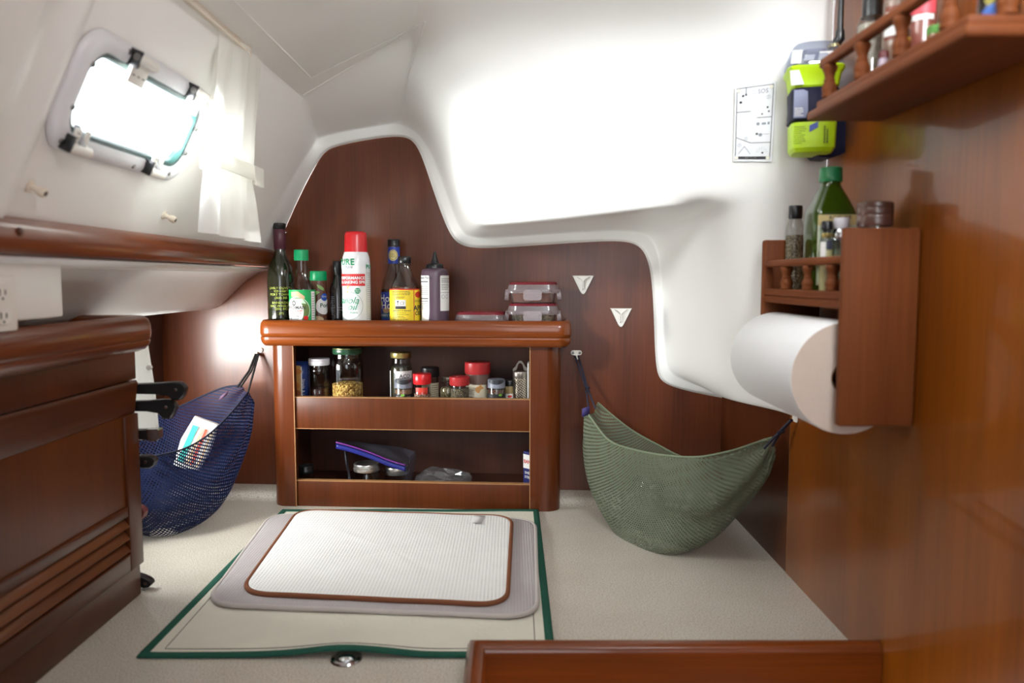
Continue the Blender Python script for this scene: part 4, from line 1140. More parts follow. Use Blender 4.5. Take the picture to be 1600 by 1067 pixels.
mb = MB(); mb.lathe([(.0045, 0), (.0045, .006), (0, .007)], seg=14); q = mb; mb = MB(); mb.merge(q, Matrix.Translation((bx1 - .006, -.001, .130)) @ Matrix.Rotation(radians(90), 4, 'X')); mb.build('hanging_peg', M_PLASTIC, cb)
# ================================================================== bottles and jars: shared pieces
G_CLEAR = glass('clear_glass', (238, 240, 238), .07)
G_GREEN = glass('dark_olive_glass', (58, 64, 30), .10)
def mm(name, col, rough=.4, **k): return mat(name, col, rough, **k)
M_PAPER = mm('paper_white', (232, 230, 226), .6)
M_INK = mm('ink_dark', (50, 48, 52), .7)
M_GREENCAP = mm('green_cap', (0, 150, 92), .35)
M_REDCAP = mm('red_cap', (200, 30, 36), .28)
M_CAPBLK = mm('cap_black', (22, 22, 24), .3)
M_CAPGREY = mm('cap_grey', (118, 122, 134), .4)
M_CAPDARK = mm('cap_dark_grey', (44, 46, 52), .4)
M_CAPWHT = mm('cap_white', (218, 214, 220), .4)
M_GOLD = mm('gold_lid', (196, 176, 110), .3, metal=.8)
M_SILV = mm('zinc_lid', (200, 198, 194), .28, metal=.9)

class Item:
    """a round container on a shelf, described by its outline in the photo (half width, height in px)"""
    def __init__(s, name, label, cat, px, w, base, group=None, face=0.0):
        u = UZ(px, 480, w)[0]
        # pixel column is almost independent of height, so fix it at mid height
        s.loc = BK(u, w, base); s.Y = s.loc.y; s.base = base; s.k = mpx(s.Y)
        s.root = thing(name, label, cat, s.loc, RZ, group)
        s.face = -math.atan2(s.loc.x, s.loc.y) + AL
    def z(s, py): return zat(py, s.Y) - s.base
    def prof(s, pts): return [(hw * s.k, s.z(py) if py is not None else 0.0) for hw, py in pts]
    def part(s, name, pts, m, seg=32, smooth=40):
        """pts from the top down; None as py = standing on the shelf"""
        mb = MB(); mb.lathe(s.prof(pts), seg=seg); return mb.build(name, m, s.root, smooth=smooth)
    def fn(s, hw, py, a=0.0): return cyl(hw * s.k, a + s.face, s.z(py))
def T(it, mb, string, hw, px, py, size, m, a=None, **k):
    """lettering on the curved side: px is the offset in photo pixels from the middle of the bottle"""
    r = hw * it.k; a0 = math.asin(max(-.98, min(.98, px / hw)))
    mb.text(string, size * it.k, cyl(r, a0 + it.face, it.z(py)), m, **k)

S = Z_SHELF
WF = .058
# --- dark olive oil bottle
b = Item('oil_bottle', 'tall dark oil bottle with maroon neck foil, beside the end of the wooden rail', 'bottle', 439.5, .060, S)
b.part('bottle', [(0, 360), (8, 360), (8.3, 372), (8.6, 392), (10, 400), (14, 408), (18.2, 418), (20, 430), (20.4, 445), (20.4, None), (0, None)], mat('olive_bottle', (36, 38, 24), .12, coat=.6, noise=.2, nscale=20), smooth=60)
b.part('foil', [(8.2, 358), (9, 359), (9.2, 372), (9.0, 389), (8.4, 390)], mm('maroon_foil', (84, 36, 50), .4))
b.part('cap', [(0, 348.5), (8.5, 348.7), (9.8, 350), (9.8, 356.5), (8.6, 358.5), (0, 358.5)], M_CAPBLK)
mb = MB(); M_YEL = mm('print_lime', (182, 196, 74), .5)
for s_, py in (('LIVELY OLIVE TA', 450), ('929 HART', 455), ('PORT TOWNSE', 460), ('(360) 385', 465), ('BAINBRIDGE', 472.5), ('HAZ WINSLOW', 477.5), ('(206) 842', 482), ('375', 489)): T(b, mb, s_, 20.4, 0, py, 5, M_YEL and 0)
mb.build('print', M_YEL, b.root, smooth=0)
# --- soy sauce with green label
b = Item('sauce_bottle', 'clear sauce bottle with green cap and green label', 'bottle', 472.5, .093, S)
b.part('bottle', [(0, 405), (9.5, 405), (9.5, 424), (10.5, 432), (14, 441), (18.5, 449), (19.8, 454), (19.8, None), (0, None)], G_CLEAR, smooth=60)
b.part('sauce', [(0, 452), (18.6, 452), (19.2, 456), (19.2, None), (0, None)], mm('soy_sauce', (40, 18, 12), .2))
b.part('cap', [(0, 390), (9.8, 390), (11, 391), (11.2, 403), (11, 407), (0, 407)], M_GREENCAP)
mb = MB(); K = 19.9; r = K * b.k
band(mb, r, 0, b.z(452.5), -1.5 + b.face, 1.5 + b.face, 0)
fn = cyl(r, b.face, 0, .0007); px = b.k
disc(mb, fn, -9 * px, b.z(484), 21 * px, 4, r0=.94); disc(mb, fn, -9 * px, b.z(484), 19.5 * px, 3, r0=.0)
fn = cyl(r, b.face, 0, .0010); disc(mb, fn, -13 * px, b.z(486), 15 * px, 1, rz=20 * px)
fn = cyl(r, b.face, 0, .0009)
poly(mb, fn, [(-18 * px, b.z(456)), (-6 * px, b.z(455)), (4 * px, b.z(463)), (3 * px, b.z(468)), (-8 * px, b.z(463)), (-18 * px, b.z(463))], 5)
poly(mb, fn, [(-12 * px, b.z(466)), (0, b.z(466)), (6 * px, b.z(474)), (-2 * px, b.z(473))], 4)
rect(mb, fn, 14.5 * px, 23 * px, 0, b.z(455), 1)
lines(mb, cyl(r, b.face, 0, .0013), 15.5 * px, 22 * px, .002, b.z(457), 14, .0012, 2, seed=4)
fn2 = cyl(r, b.face, 0, .0014)
disc(mb, fn2, -13 * px, b.z(473), 3.2 * px, 2, r0=.55, rz=4 * px)
mb.text('KIKKOMAN', 7 * px, cyl(r, b.face - 13.5 * px / r, b.z(480), .0014), 2, bold=.02)
for k, (tx, c) in enumerate((('LESS SODIUM', 6), ('SOY SAUCE', 6), ('Naturally', 2), ('Brewed', 2), ('SINCE', 6))): mb.text(tx, 4.4 * px, cyl(r, b.face - 13 * px / r, b.z(485 + k * 4), .0014), c)
disc(mb, fn2, 5 * px, b.z(496), 3.6 * px, 6); 
mb.build('label', [mm('label_green', (10, 158, 82), .45), M_PAPER, M_INK, mm('label_olive', (98, 120, 62), .5), mm('label_mint', (196, 226, 196), .5), mm('label_tan', (196, 168, 130), .5), M_REDCAP], b.root, smooth=60)
# --- seasoning shaker
b = Item('spice_shaker', 'brown seasoning shaker with green flip cap behind the green-labelled sauce bottle', 'shaker', 498.5, .048, S)
b.part('body', [(0, 438), (12, 438), (12.4, 442), (12.4, None), (0, None)], mm('seasoning_brown', (92, 54, 38), .3), smooth=60)
b.part('cap', [(0, 423.5), (11.8, 423.5), (12.8, 424.5), (13, 437.5), (12.2, 438.5), (0, 438.5)], M_GREENCAP)
mb = MB(); K = 12.5; px = b.k; r = K * px; fn = cyl(r, b.face, 0, .0006)
poly(mb, fn, [(-3 * px, b.z(444)), (3 * px, b.z(446)), (8 * px, b.z(450)), (9 * px, b.z(454)), (4 * px, b.z(453)), (-1 * px, b.z(449))], 2)
poly(mb, fn, [(-9 * px, b.z(457)), (-3 * px, b.z(454)), (2 * px, b.z(456)), (-4 * px, b.z(461)), (-9 * px, b.z(462))], 2)
disc(mb, fn, 8 * px, b.z(478), 13 * px, 0, rz=13 * px); disc(mb, cyl(r, b.face, 0, .0009), 9 * px, b.z(464), 6 * px, 1)
disc(mb, fn, -3 * px, b.z(499), 10 * px, 3, rz=6 * px)
mb.text('Great', 4 * px, cyl(r, b.face + 9 * px / r, b.z(463), .0012), 0); mb.text('Pork', 9 * px, cyl(r, b.face + 10 * px / r, b.z(477), .0012), 4, bold=.02)
mb.build('label', [M_PAPER, mm('label_blue', (34, 74, 160), .4), mm('leaf_green', (128, 168, 92), .5), mm('label_tan', (196, 168, 130), .5), mm('label_darkgreen', (24, 76, 56), .5)], b.root, smooth=60)
# --- dark vinegar bottle
b = Item('vinegar_bottle', 'small dark vinegar bottle half hidden behind the white spray can', 'bottle', 528, .032, S)
b.part('bottle', [(0, 412), (5.5, 412), (5.6, 430), (7, 438), (11, 446), (12.4, 452), (12.6, None), (0, None)], mat('dark_bottle', (30, 24, 26), .1, coat=.6), smooth=60)
b.part('cap', [(0, 408), (6, 408), (6.6, 409), (6.6, 421), (5.6, 423), (5.6, 430), (0, 430)], M_CAPBLK)
mb = MB(); px = b.k; r = 12.7 * px
fn = cyl(r, b.face, 0, .0006); lines(mb, fn, -11 * px, -4 * px, .004, b.z(462), 16, .0012, 0, seed=9)
lines(mb, fn, 0, 9 * px, b.z(486), b.z(478), 2, .0016, 0, seed=10)
mb.build('print', mm('print_grey', (132, 130, 136), .6), b.root, smooth=0)
# --- canola spray can
b = Item('spray_can', 'white cooking oil spray can with a red cap', 'can', 557.5, .090, S)
b.part('can', [(0, 393), (17.6, 393), (18.4, 395), (20.6, 402), (21.8, 412), (22, 420), (22, None), (0, None)], mm('can_white', (236, 238, 240), .25, coat=.4), smooth=60)
b.part('cap', [(0, 361.8), (10, 361.8), (14, 362.3), (16.2, 364), (17.2, 368), (17.8, 392), (18, 394), (0, 394)], M_REDCAP, smooth=50)
mb = MB(); px = b.k; r = 22.05 * px
f1, f2, f3 = cyl(r, b.face, 0, .0004), cyl(r, b.face, 0, .0007), cyl(r, b.face, 0, .0010)
rect(mb, f1, -34 * px, 14 * px, b.z(446.5), b.z(428), 1, k=16)
poly(mb, f1, [(-32 * px, b.z(408)), (-8 * px, b.z(408)), (-6 * px, b.z(409)), (-6 * px, b.z(421)), (-14 * px, b.z(426)), (-32 * px, b.z(420))], 4)
poly(mb, f2, [(-32 * px, b.z(408.7)), (-8 * px, b.z(408.7)), (-6.8 * px, b.z(409.7)), (-6.8 * px, b.z(420.6)), (-14 * px, b.z(425)), (-32 * px, b.z(419.3))], 0)
mb.text('PURE', 13.5 * px, cyl(r, b.face - 18 * px / r, b.z(410), .0010), 2, bold=.02)
mb.text('Simple', 6 * px, cyl(r, b.face - 14 * px / r, b.z(417.5), .0010), 5, shear=.3)
mb.text('HIGH PERFORMANCE', 6.2 * px, cyl(r, b.face - 17 * px / r, b.z(434.5), .0010), 0, bold=.03)
mb.text('COOKING & BAKING SPRAY', 6.2 * px, cyl(r, b.face - 18 * px / r, b.z(441), .0010), 0, bold=.03)
disc(mb, f2, 1.5 * px, b.z(454), 4.6 * px, 2); mb.text('NON', 3 * px, cyl(r, b.face + 1.5 * px / r, b.z(452.6), .0012), 0); mb.text('STICK', 3 * px, cyl(r, b.face + 1.5 * px / r, b.z(455.8), .0012), 0)
disc(mb, f1, -14 * px, b.z(477), 24 * px, 3, r0=.975, rz=22 * px)
mb.text('canola', 15 * px, cyl(r, b.face - 16 * px / r, b.z(469), .0010), 2, shear=.35); mb.text('oil', 15 * px, cyl(r, b.face - 8 * px / r, b.z(479), .0010), 2, shear=.35)
mb.text('FOR FOOD RELEASE', 3.4 * px, cyl(r, b.face - 14 * px / r, b.z(487.5), .0010), 2)
for (x, y) in ((-13, 447.5), (-14.5, 456), (-14, 450)): disc(mb, f2, x * px, b.z(y), 1.5 * px, 6, k=8)
rect(mb, f1, 16.5 * px, 17.0 * px, 0, b.z(411), 3, 2)
mb.text('PURE', 9 * px, cyl(r, b.face + 26 * px / r, b.z(417), .0010), 2, bold=.02)
lines(mb, f2, 18 * px, 32 * px, .004, b.z(425), 26, .0011, 7, seed=3)
mb.build('print', [mm('can_white', (236, 238, 240)), mm('print_red', (206, 44, 44), .4), mm('print_green', (20, 140, 92), .4), mm('print_sage', (140, 170, 150), .5), mm('print_pale', (214, 220, 196), .5), mm('print_navy', (40, 44, 96), .5), mm('print_yellow', (226, 210, 90), .5), mm('print_grey2', (150, 150, 150), .6)], b.root, smooth=60)
# --- blue labelled cooking wine
b = Item('wine_bottle', 'cooking wine bottle with blue label and blue neck band', 'bottle', 616.5, .032, S)
b.part('bottle', [(0, 384), (8.4, 384), (8.6, 413), (10, 420), (14, 430), (18.6, 442), (20.4, 452), (20.6, None), (0, None)], G_CLEAR, smooth=60)
b.part('wine', [(0, 452), (19.4, 452), (19.8, 456), (19.8, None), (0, None)], mm('wine_brown', (66, 34, 22), .2))
b.part('cap', [(0, 374), (9, 374), (9.7, 375.5), (9.2, 377), (9.7, 378.5), (9.2, 380), (9.6, 381.5), (9.4, 384.5), (0, 384.5)], M_CAPBLK)
mb = MB(); px = b.k; r = 9.2 * px; band(mb, r, b.z(412), b.z(386), -pi, pi, 0)
f2 = cyl(r, b.face, 0, .0008); disc(mb, f2, -1.5 * px, b.z(399), 7.6 * px, 1, rz=8.5 * px); disc(mb, cyl(r, b.face, 0, .0011), -1.5 * px, b.z(399), 6.4 * px, 2, r0=.9, rz=7.2 * px)
lines(mb, cyl(r, b.face, 0, .0011), -6 * px, 4 * px, b.z(403), b.z(395), 5, .0009, 2, seed=6)
mb.build('neck_band', [mm('label_royal', (40, 60, 150), .4), mm('seal_gold', (206, 190, 124), .5), mm('seal_line', (120, 104, 60), .5)], b.root, smooth=60)
mb = MB(); r = 20.7 * px; band(mb, r, 0, b.z(456), -1.6 + b.face, 1.6 + b.face, 0)
mb.text('Holland', 16 * px, cyl(r, b.face - 2 * px / r, b.z(466), .0010), 1, bold=.01); mb.text('House', 16 * px, cyl(r, b.face - 3 * px / r, b.z(477), .0010), 1, bold=.01)
f2 = cyl(r, b.face, 0, .0008); rect(mb, f2, -26 * px, 26 * px, b.z(496), b.z(488), 2); disc(mb, f2, -14 * px, b.z(484), 7 * px, 3, rz=4.5 * px); disc(mb, f2, -25 * px, b.z(474), 3 * px, 4)
mb.text('SHERRY COOKING', 5 * px, cyl(r, b.face - 6 * px / r, b.z(492), .0011), 1)
mb.build('label', [mm('label_royal', (40, 60, 150)), M_PAPER, mm('label_teal', (46, 94, 128), .5), mm('mushroom', (176, 140, 108), .5), mm('label_lime', (186, 190, 60), .5)], b.root, smooth=60)
# --- yellow labelled vinegar
b = Item('vinegar_bottle', 'clear vinegar bottle with black cap and yellow and red label', 'bottle', 633, .0895, S)
b.part('bottle', [(0, 410), (8.6, 410), (8.8, 416), (11, 424), (17, 438), (21.6, 448), (23, 455), (23.2, None), (0, None)], G_CLEAR, smooth=60)
b.part('vinegar', [(0, 448), (20.6, 448), (22.4, 454), (22.6, None), (0, None)], mm('cider_vinegar', (108, 52, 20), .15, trans=.2))
b.part('cap', [(0, 400.8), (9.2, 400.8), (10, 402), (10.2, 410), (9.4, 411.5), (0, 411.5)], M_CAPBLK)
b.part('neck_ring', [(8.8, 411.5), (9.8, 412.4), (9.8, 414), (8.8, 415)], G_CLEAR)
mb = MB(); px = b.k; r = 23.4 * px; f1, f2, f3 = cyl(r, b.face, 0, .0004), cyl(r, b.face, 0, .0008), cyl(r, b.face, 0, .0012)
rect(mb, f1, -36 * px, 36 * px, 0, b.z(451), 1, 24); rect(mb, f2, -35 * px, 13.5 * px, 0, b.z(453), 0, 16); rect(mb, f2, 15 * px, 36 * px, 0, b.z(453), 0, 8)
lines(mb, f3, -22 * px, 10 * px, b.z(461), b.z(454), 3, .0012, 2, rnd=.1, seed=2); lines(mb, f3, -14 * px, 2 * px, b.z(466), b.z(462.5), 2, .0012, 2, seed=12)
rect(mb, f3, -15.5 * px, 1 * px, b.z(482), b.z(468), 3, 6); rect(mb, cyl(r, b.face, 0, .0014), -15.5 * px, 1 * px, b.z(482), b.z(477.5), 2, 6)
f4 = cyl(r, b.face, 0, .0017); disc(mb, f4, -11 * px, b.z(470.5), 1.4 * px, 2, k=10); rect(mb, f4, -11.4 * px, -10.6 * px, b.z(476), b.z(471), 2, 2); rect(mb, f4, -7 * px, -2 * px, b.z(475), b.z(471), 2, 3); rect(mb, cyl(r, b.face, 0, .0019), -6.5 * px, -2.5 * px, b.z(474.6), b.z(471.4), 3, 3)
lines(mb, f3, -21 * px, 9 * px, b.z(486), b.z(483), 1, .0016, 2, rnd=.05, seed=8); lines(mb, f3, -16 * px, 6 * px, b.z(492), b.z(486.5), 2, .0011, 2, seed=5); lines(mb, f3, -22 * px, 8 * px, b.z(499), b.z(492), 3, .0012, 2, seed=15)
poly(mb, f3, [((24 + 8 * cos(a)) * px, b.z(460) + 5.5 * px * sin(a) * (1 if i % 2 else .8)) for i, a in enumerate([2 * pi * k / 18 for k in range(18)])], 1)
mb.text('ORGANIC', 4.4 * px, cyl(r, b.face + 25 * px / r, b.z(470), .0012), 2); mb.text('APPLE', 11 * px, cyl(r, b.face + 28 * px / r, b.z(481), .0012), 2, bold=.03); mb.text('CIDER', 8 * px, cyl(r, b.face + 27 * px / r, b.z(489), .0012), 2, bold=.03)
mb.build('label', [mm('label_yellow', (238, 208, 40), .45), mm('label_red', (200, 52, 34), .45), M_INK, M_PAPER], b.root, smooth=60)
# --- squeeze bottle of dark honey
b = Item('squeeze_bottle', 'purplish brown squeeze bottle with black pointed nozzle and white side labels', 'bottle', 680, .088, S)
b.part('bottle', [(0, 419), (14, 419), (15, 420), (18.5, 421), (20.6, 423), (21.2, 428), (21.6, 440), (21.6, None), (0, None)], mat('honey_plum', (86, 66, 80), .3, noise=.1, nscale=20), smooth=50)
b.part('nozzle', [(0, 393), (1.8, 393.2), (2.4, 395), (3, 399), (5.4, 408), (6.6, 411.5), (9, 412.2), (12.6, 413), (13.4, 414), (13.6, 419.5), (13, 420), (0, 420)], M_CAPBLK, smooth=40)
mb = MB(); px = b.k; r = 21.7 * px; f1, f2 = cyl(r, b.face, 0, .0004), cyl(r, b.face, 0, .0008)
poly(mb, f1, [(-30 * px, 0), (-11 * px, 0), (-11 * px, b.z(486)), (-9 * px, b.z(485)), (-9 * px, b.z(432)), (-10 * px, b.z(430.5)), (-30 * px, b.z(430.5))], 0)
poly(mb, f1, [(8 * px, b.z(485)), (8 * px, b.z(432)), (9 * px, b.z(430.5)), (32 * px, b.z(430.5)), (32 * px, b.z(485))], 0)
mb.text('Nutrition Facts', 5.5 * px, cyl(r, b.face - 22 * px / r, b.z(434), .0008), 1, bold=.01)
for py, h in ((440, 1.4), (447, .5), (450, .5), (453, .5), (456, .5), (459, .5), (466, 1.4), (470, .8)): rect(mb, f2, -30 * px, -11 * px, b.z(py + h / 2), b.z(py - h / 2), 1, 4)
lines(mb, f2, -28 * px, -11 * px, b.z(483), b.z(472), 6, .0008, 1, seed=31); lines(mb, f2, 10 * px, 31 * px, b.z(442), b.z(434), 3, .0013, 1, seed=32); lines(mb, f2, 10 * px, 31 * px, b.z(453), b.z(443), 4, .0010, 1, seed=33)
for x in (13, 21): disc(mb, f2, x * px, b.z(463), 3 * px, 1, r0=.86)
rect(mb, f2, 8.5 * px, 30 * px, b.z(457), b.z(456.6), 1, 4)
mb.build('label', [M_PAPER, M_INK], b.root, smooth=60)

# --- clip lid food boxes
G_TUB = glass('tub_plastic', (240, 236, 234), .05, .12, milk=.03)
G_LIDR = glass('red_tint_lid', (200, 96, 104), .08, .12, milk=.45, milkcol=(140, 50, 60))
G_RIM = glass('frosted_rim', (226, 214, 214), .06, .2, milk=.20, milkcol=(200, 186, 188))
def tub(px, pyt, pyb, w, base, hwx, label, fill, rz=0.0, clips=True, fillh=.7, depth=.034):
    u = UZ(px, 480, w)[0]; loc = BK(u, w, base); Y = loc.y; k = mpx(Y)
    o = thing('food_container', label, 'container', loc, RZ + rz, None)
    hx = hwx * k; zt_ = zat(pyt, Y) - base; hy = depth
    zl = zt_ - .024 * (1 if clips else .9)
    mb = MB(); mb.loft([ring(rrect(hx * s_, hy * s_, .022, 6), z) for s_, z in ((.80, .0005), (.84, .004), (.90, zl), (.88, zl), (.82, .005), (.78, .002))], caps=(True, True)); mb.build('tub', G_TUB, o, smooth=50)
    mb = MB(); mb.loft([ring(rrect(hx * 1.0, hy * 1.0, .024, 6), zl - .002), ring(rrect(hx * 1.02, hy * 1.02, .024, 6), zl + .004), ring(rrect(hx * .99, hy * .99, .024, 6), zl + .010), ring(rrect(hx * .95, hy * .95, .022, 6), zt_ - .006)], caps=(False, False)); mb.build('lid_rim', G_RIM, o, smooth=50)
    mb = MB(); mb.loft([ring(rrect(hx * .95, hy * .95, .022, 6), zt_ - .0065), ring(rrect(hx * .92, hy * .92, .022, 6), zt_ - .001), ring(rrect(hx * .89, hy * .89, .022, 6), zt_), ring(rrect(hx * .86, hy * .86, .020, 6), zt_ - .0025)]); mb.build('lid', G_LIDR, o, smooth=50)
    if fill:
        mb = MB(); mb.loft([ring(rrect(hx * s_, hy * s_, .02, 6), z) for s_, z in ((.77, .003), (.83, zl * fillh))]); mb.build('contents', fill, o, smooth=50)
    if clips:
        for sx, sy, L in ((0, -1, .30), (-1, 0, .5), (1, 0, .5)):
            mb = MB(); q = MB(); hl = hx * .36 if sx == 0 else hy * .5
            P = rrect(hl, .0125, .007, 5)
            q.loft([[(x, -y, z) for x, z in P] for y in (0, .0025)], caps=(True, True)); q.loft([[(x * .68, -y, z * .48) for x, z in P] for y in (.0025, .0042)], caps=(False, True))
            if sx: q = MB(); q.loft([[(x, -y, z) for x, z in P] for y in (-.006, .0035)]); q.box(-hl * .9, hl * .9, -.0035, .014, .010, .0125, .001)
            Mx = Matrix.Translation((sx * hx * 1.045, sy * hy * 1.05, zl - .006)) @ Matrix.Rotation(0 if sx == 0 else (-pi / 2 if sx < 0 else pi / 2), 4, 'Z') @ Matrix.Rotation(radians(-6), 4, 'X')
            mb.merge(q, Mx); mb.build('clip', G_RIM, o, smooth=50)
    return o
def grains(name, a, b2, sc):
    m, nt, out = new_mat(name); p = N(nt, 'ShaderNodeBsdfPrincipled'); nt.links.new(p.outputs[0], out.inputs[0]); p.inputs['Roughness'].default_value = .6
    tc = N(nt, 'ShaderNodeTexCoord'); v = N(nt, 'ShaderNodeTexVoronoi'); v.inputs['Scale'].default_value = sc; nt.links.new(tc.outputs['Object'], v.inputs['Vector'])
    sp = N(nt, 'ShaderNodeSeparateColor'); nt.links.new(v.outputs['Color'], sp.inputs[0])
    r = N(nt, 'ShaderNodeValToRGB'); r.color_ramp.elements[0].color = rgb(a); r.color_ramp.elements[1].color = rgb(b2); r.color_ramp.elements[0].position = .2; r.color_ramp.elements[1].position = .8
    nt.links.new(sp.outputs[0], r.inputs[0]); nt.links.new(r.outputs[0], p.inputs['Base Color'])
    bp = N(nt, 'ShaderNodeBump'); bp.inputs['Distance'].default_value = .005; bp.inputs['Strength'].default_value = .8; bp.invert = True; nt.links.new(v.outputs['Distance'], bp.inputs['Height']); nt.links.new(bp.outputs[0], p.inputs['Normal'])
    return m
M_HERB = grains('dried_herbs', (74, 70, 44), (150, 132, 96), 260)
M_RED_SP = grains('reddish_spice', (128, 72, 52), (158, 98, 74), 500)
M_CORN = grains('popcorn', (150, 104, 34), (226, 186, 104), 210)
M_SEED = grains('pale_seeds', (150, 132, 96), (206, 190, 150), 300)
M_PINKP = grains('pink_salt_mix', (120, 70, 60), (206, 180, 160), 420)
tub(752.5, 487, 503, .078, S, 40, 'low reddish-lidded clear container lying alone between squeeze bottle and stacked containers', None, radians(-2), clips=False, depth=.036)
t2 = tub(833, 473.5, 503, .078, S, 39.5, 'clip-lid container of dried herbs, the lower of the stack', M_HERB, 0, True, .9)
z1_ = zat(473.5, BK(.03, .078, 0).y)
tub(833, 440.5, 474, .078, z1_, 39.5, 'clip-lid container of reddish spice, on top of the stack', M_RED_SP, 0, True, .9)

# ================================================================== upper shelf of the unit
S1 = Z_S1
def on(name, label, cat, px, w, base=S1, **k): return Item(name, label, cat, px, w, base, **k)
# snack bag
u = UZ(471, 590, .035)[0]; loc = BK(u, .035, S1); k = mpx(loc.y)
o = thing('snack_bag', 'blue and tan snack bag at the end of the upper shelf beside the white-lidded jar', 'bag', loc, RZ)
zt_ = zat(564, loc.y) - S1
mb = MB(); mb.loft([[(x, y * max(.05, 1 - (2 * z / zt_ - 1) ** 4) * (1 if abs(x) < .012 else .7), z) for x, y in rrect(.0195, .022, .012, 5)] for z in [zt_ * i / 10 for i in range(11)]])
fb = flat(-.0228)
mb.build('pouch', [mm('bag_blue', (36, 58, 120), .3), mm('bag_tan', (196, 150, 84), .4)], o, smooth=70)
mb = MB(); rect(mb, fb, -.019, .006, .004, zt_ * .92, 0); rect(mb, flat(-.0230), .0065, .0095, .004, zt_ * .9, 3)
for (x, z, r_, c) in ((-.008, .05, .012, 1), (.0, .085, .009, 1), (-.012, .095, .008, 2), (-.004, .032, .010, 2), (-.012, .018, .010, 1)): disc(mb, flat(-.0231 - .0001 * r_ * 1000), x, z, r_, c, 12, rz=r_ * .8)
mb.text('Simple & C', .0095, lambda x, y: (.0125 + y, -.0231, zt_ * .42 - x), 3)
mb.build('print', [mm('bag_tan', (196, 150, 84), .4), mm('cracker_orange', (190, 120, 60), .5), mm('cracker_rust', (150, 80, 50), .5), M_PAPER], o, smooth=0)
# white lid jar
b = on('storage_jar', 'clear ribbed jar with a white screw lid', 'jar', 497, .055)
b.part('jar', [(0, 569), (15, 569), (15.4, 573), (16.6, 577), (16.8, 580), (16.2, 582), (16.8, 585), (16.2, 589), (16.8, 593), (16.2, 597), (16.8, 601), (16.2, 605), (16.8, 609), (16.8, None), (0, None)], G_CLEAR, smooth=70)
b.part('contents', [(0, 606), (15.4, 606), (15.4, None), (0, None)], mm('dark_syrup', (52, 22, 18), .3))
b.part('lid', [(0, 559.5), (15.5, 559.5), (16.4, 560.5), (16.4, 563), (16.0, 563.6), (16.5, 564.4), (16.5, 568.5), (15.5, 570), (0, 570)], M_CAPWHT)
# popcorn jar
b = on('storage_jar', 'big clear jar half full of popcorn with a dark green lid', 'jar', 541, .055)
b.part('jar', [(0, 552), (20.5, 552), (21, 556), (20.6, 559), (23, 563), (24.4, 568), (24.6, 575), (24.6, None), (0, None)], G_CLEAR, smooth=60)
b.part('popcorn', [(0, 597), (10, 596), (20, 597.5), (23.4, 599), (23.6, None), (0, None)], M_CORN, smooth=60)
b.part('lid', [(0, 543), (20, 543.2), (22, 544), (22.6, 546), (22.6, 550.5), (21.6, 552.5), (0, 552.5)], mm('lid_green_dark', (30, 70, 46), .3))
mb = MB(); band(mb, 20 * b.k, b.z(545), b.z(543.4), -pi, pi, 0, eps=.003); mb.build('lid_edge', M_GOLD, b.root)
mb = MB(); px = b.k; r = 24.7 * px
mb.tube([cyl(r, b.face, 0, .0003)((-16 + 32 * i / 40) * px, b.z(589 + 1.6 * sin(i * 1.7) - .6 * sin(i * .6))) for i in range(41)], .0005, 5); mb.build('embossing', G_RIM, b.root)
# caper jar
b = on('caper_jar', 'tall jar with a gold lid and white label behind the grey-capped spice', 'jar', 625.5, .020)
b.part('jar', [(0, 557), (14.5, 557), (14.2, 563), (15.4, 569), (17, 575), (17.4, 580), (17.4, None), (0, None)], G_CLEAR, smooth=60)
b.part('contents', [(0, 572), (14, 572), (16.2, 578), (16.4, None), (0, None)], mm('caper_brine', (58, 52, 34), .3))
b.part('lid', [(0, 549.5), (15, 549.8), (16.4, 551), (16.6, 556.5), (15.8, 558.5), (0, 558.5)], M_GOLD)
mb = MB(); px = b.k; r = 17.5 * px; rect(mb, cyl(r, b.face, 0, .0004), -8 * px, 22 * px, 0, b.z(578), 0, 8); rect(mb, cyl(r, b.face, 0, .0004), -24 * px, -20 * px, 0, b.z(578), 0, 4)
mb.text('ACO', 8 * px, cyl(r, b.face + 6 * px / r, b.z(586), .0008), 1, bold=.02); mb.build('label', [M_PAPER, M_INK], b.root, smooth=60)
# three spice grinders etc.
def grey_spice(px, w, pyt, hw, label, fill, word=True):
    b = on('spice_jar', label, 'jar', px, w)
    h = lambda d: pyt + d
    b.part('jar', [(0, h(12)), (hw * .94, h(12)), (hw, h(14)), (hw, None), (0, None)], G_CLEAR, smooth=60)
    b.part('spice', [(0, h(17)), (hw * .92, h(17)), (hw * .92, None), (0, None)], fill)
    b.part('cap', [(0, h(1)), (hw * .9, h(1)), (hw, h(2.5)), (hw * 1.04, h(14)), (hw * .95, h(15)), (0, h(15))], M_CAPGREY)
    mb = MB(); p_ = b.k; r = hw * 1.04 * p_
    poly(mb, cyl(r, b.face, 0, .0006), [(-hw * .98 * p_, b.z(h(1))), (-hw * p_, b.z(h(4.5)))] + [(hw * p_ * (-1 + 2 * i / 8), b.z(h(4.5 + 3.6 * sin(pi * i / 8)))) for i in range(1, 8)] + [(hw * p_, b.z(h(4.0))), (hw * .98 * p_, b.z(h(1)))], 0)
    mb.build('cap_swirl', M_CAPDARK, b.root, smooth=60)
    mb = MB(); r = hw * 1.01 * p_; rect(mb, cyl(r, b.face, 0, .0005), -1.45 * r, 1.45 * r, 0, b.z(h(23)), 0, 16); disc(mb, cyl(r, b.face, 0, .0008), (-.1 if word else .45) * r, b.z(h(24.5)), 3.0 * p_, 1, rz=1.9 * p_)
    if word: mb.text('McCormick', 5.0 * p_, cyl(r, b.face - .05, b.z(h(28.2)), .0010), 2, bold=.02)
    mb.build('label', [mm('label_black', (28, 26, 28), .5), mm('leaf_bright', (120, 176, 60), .5), M_PAPER], b.root, smooth=60)
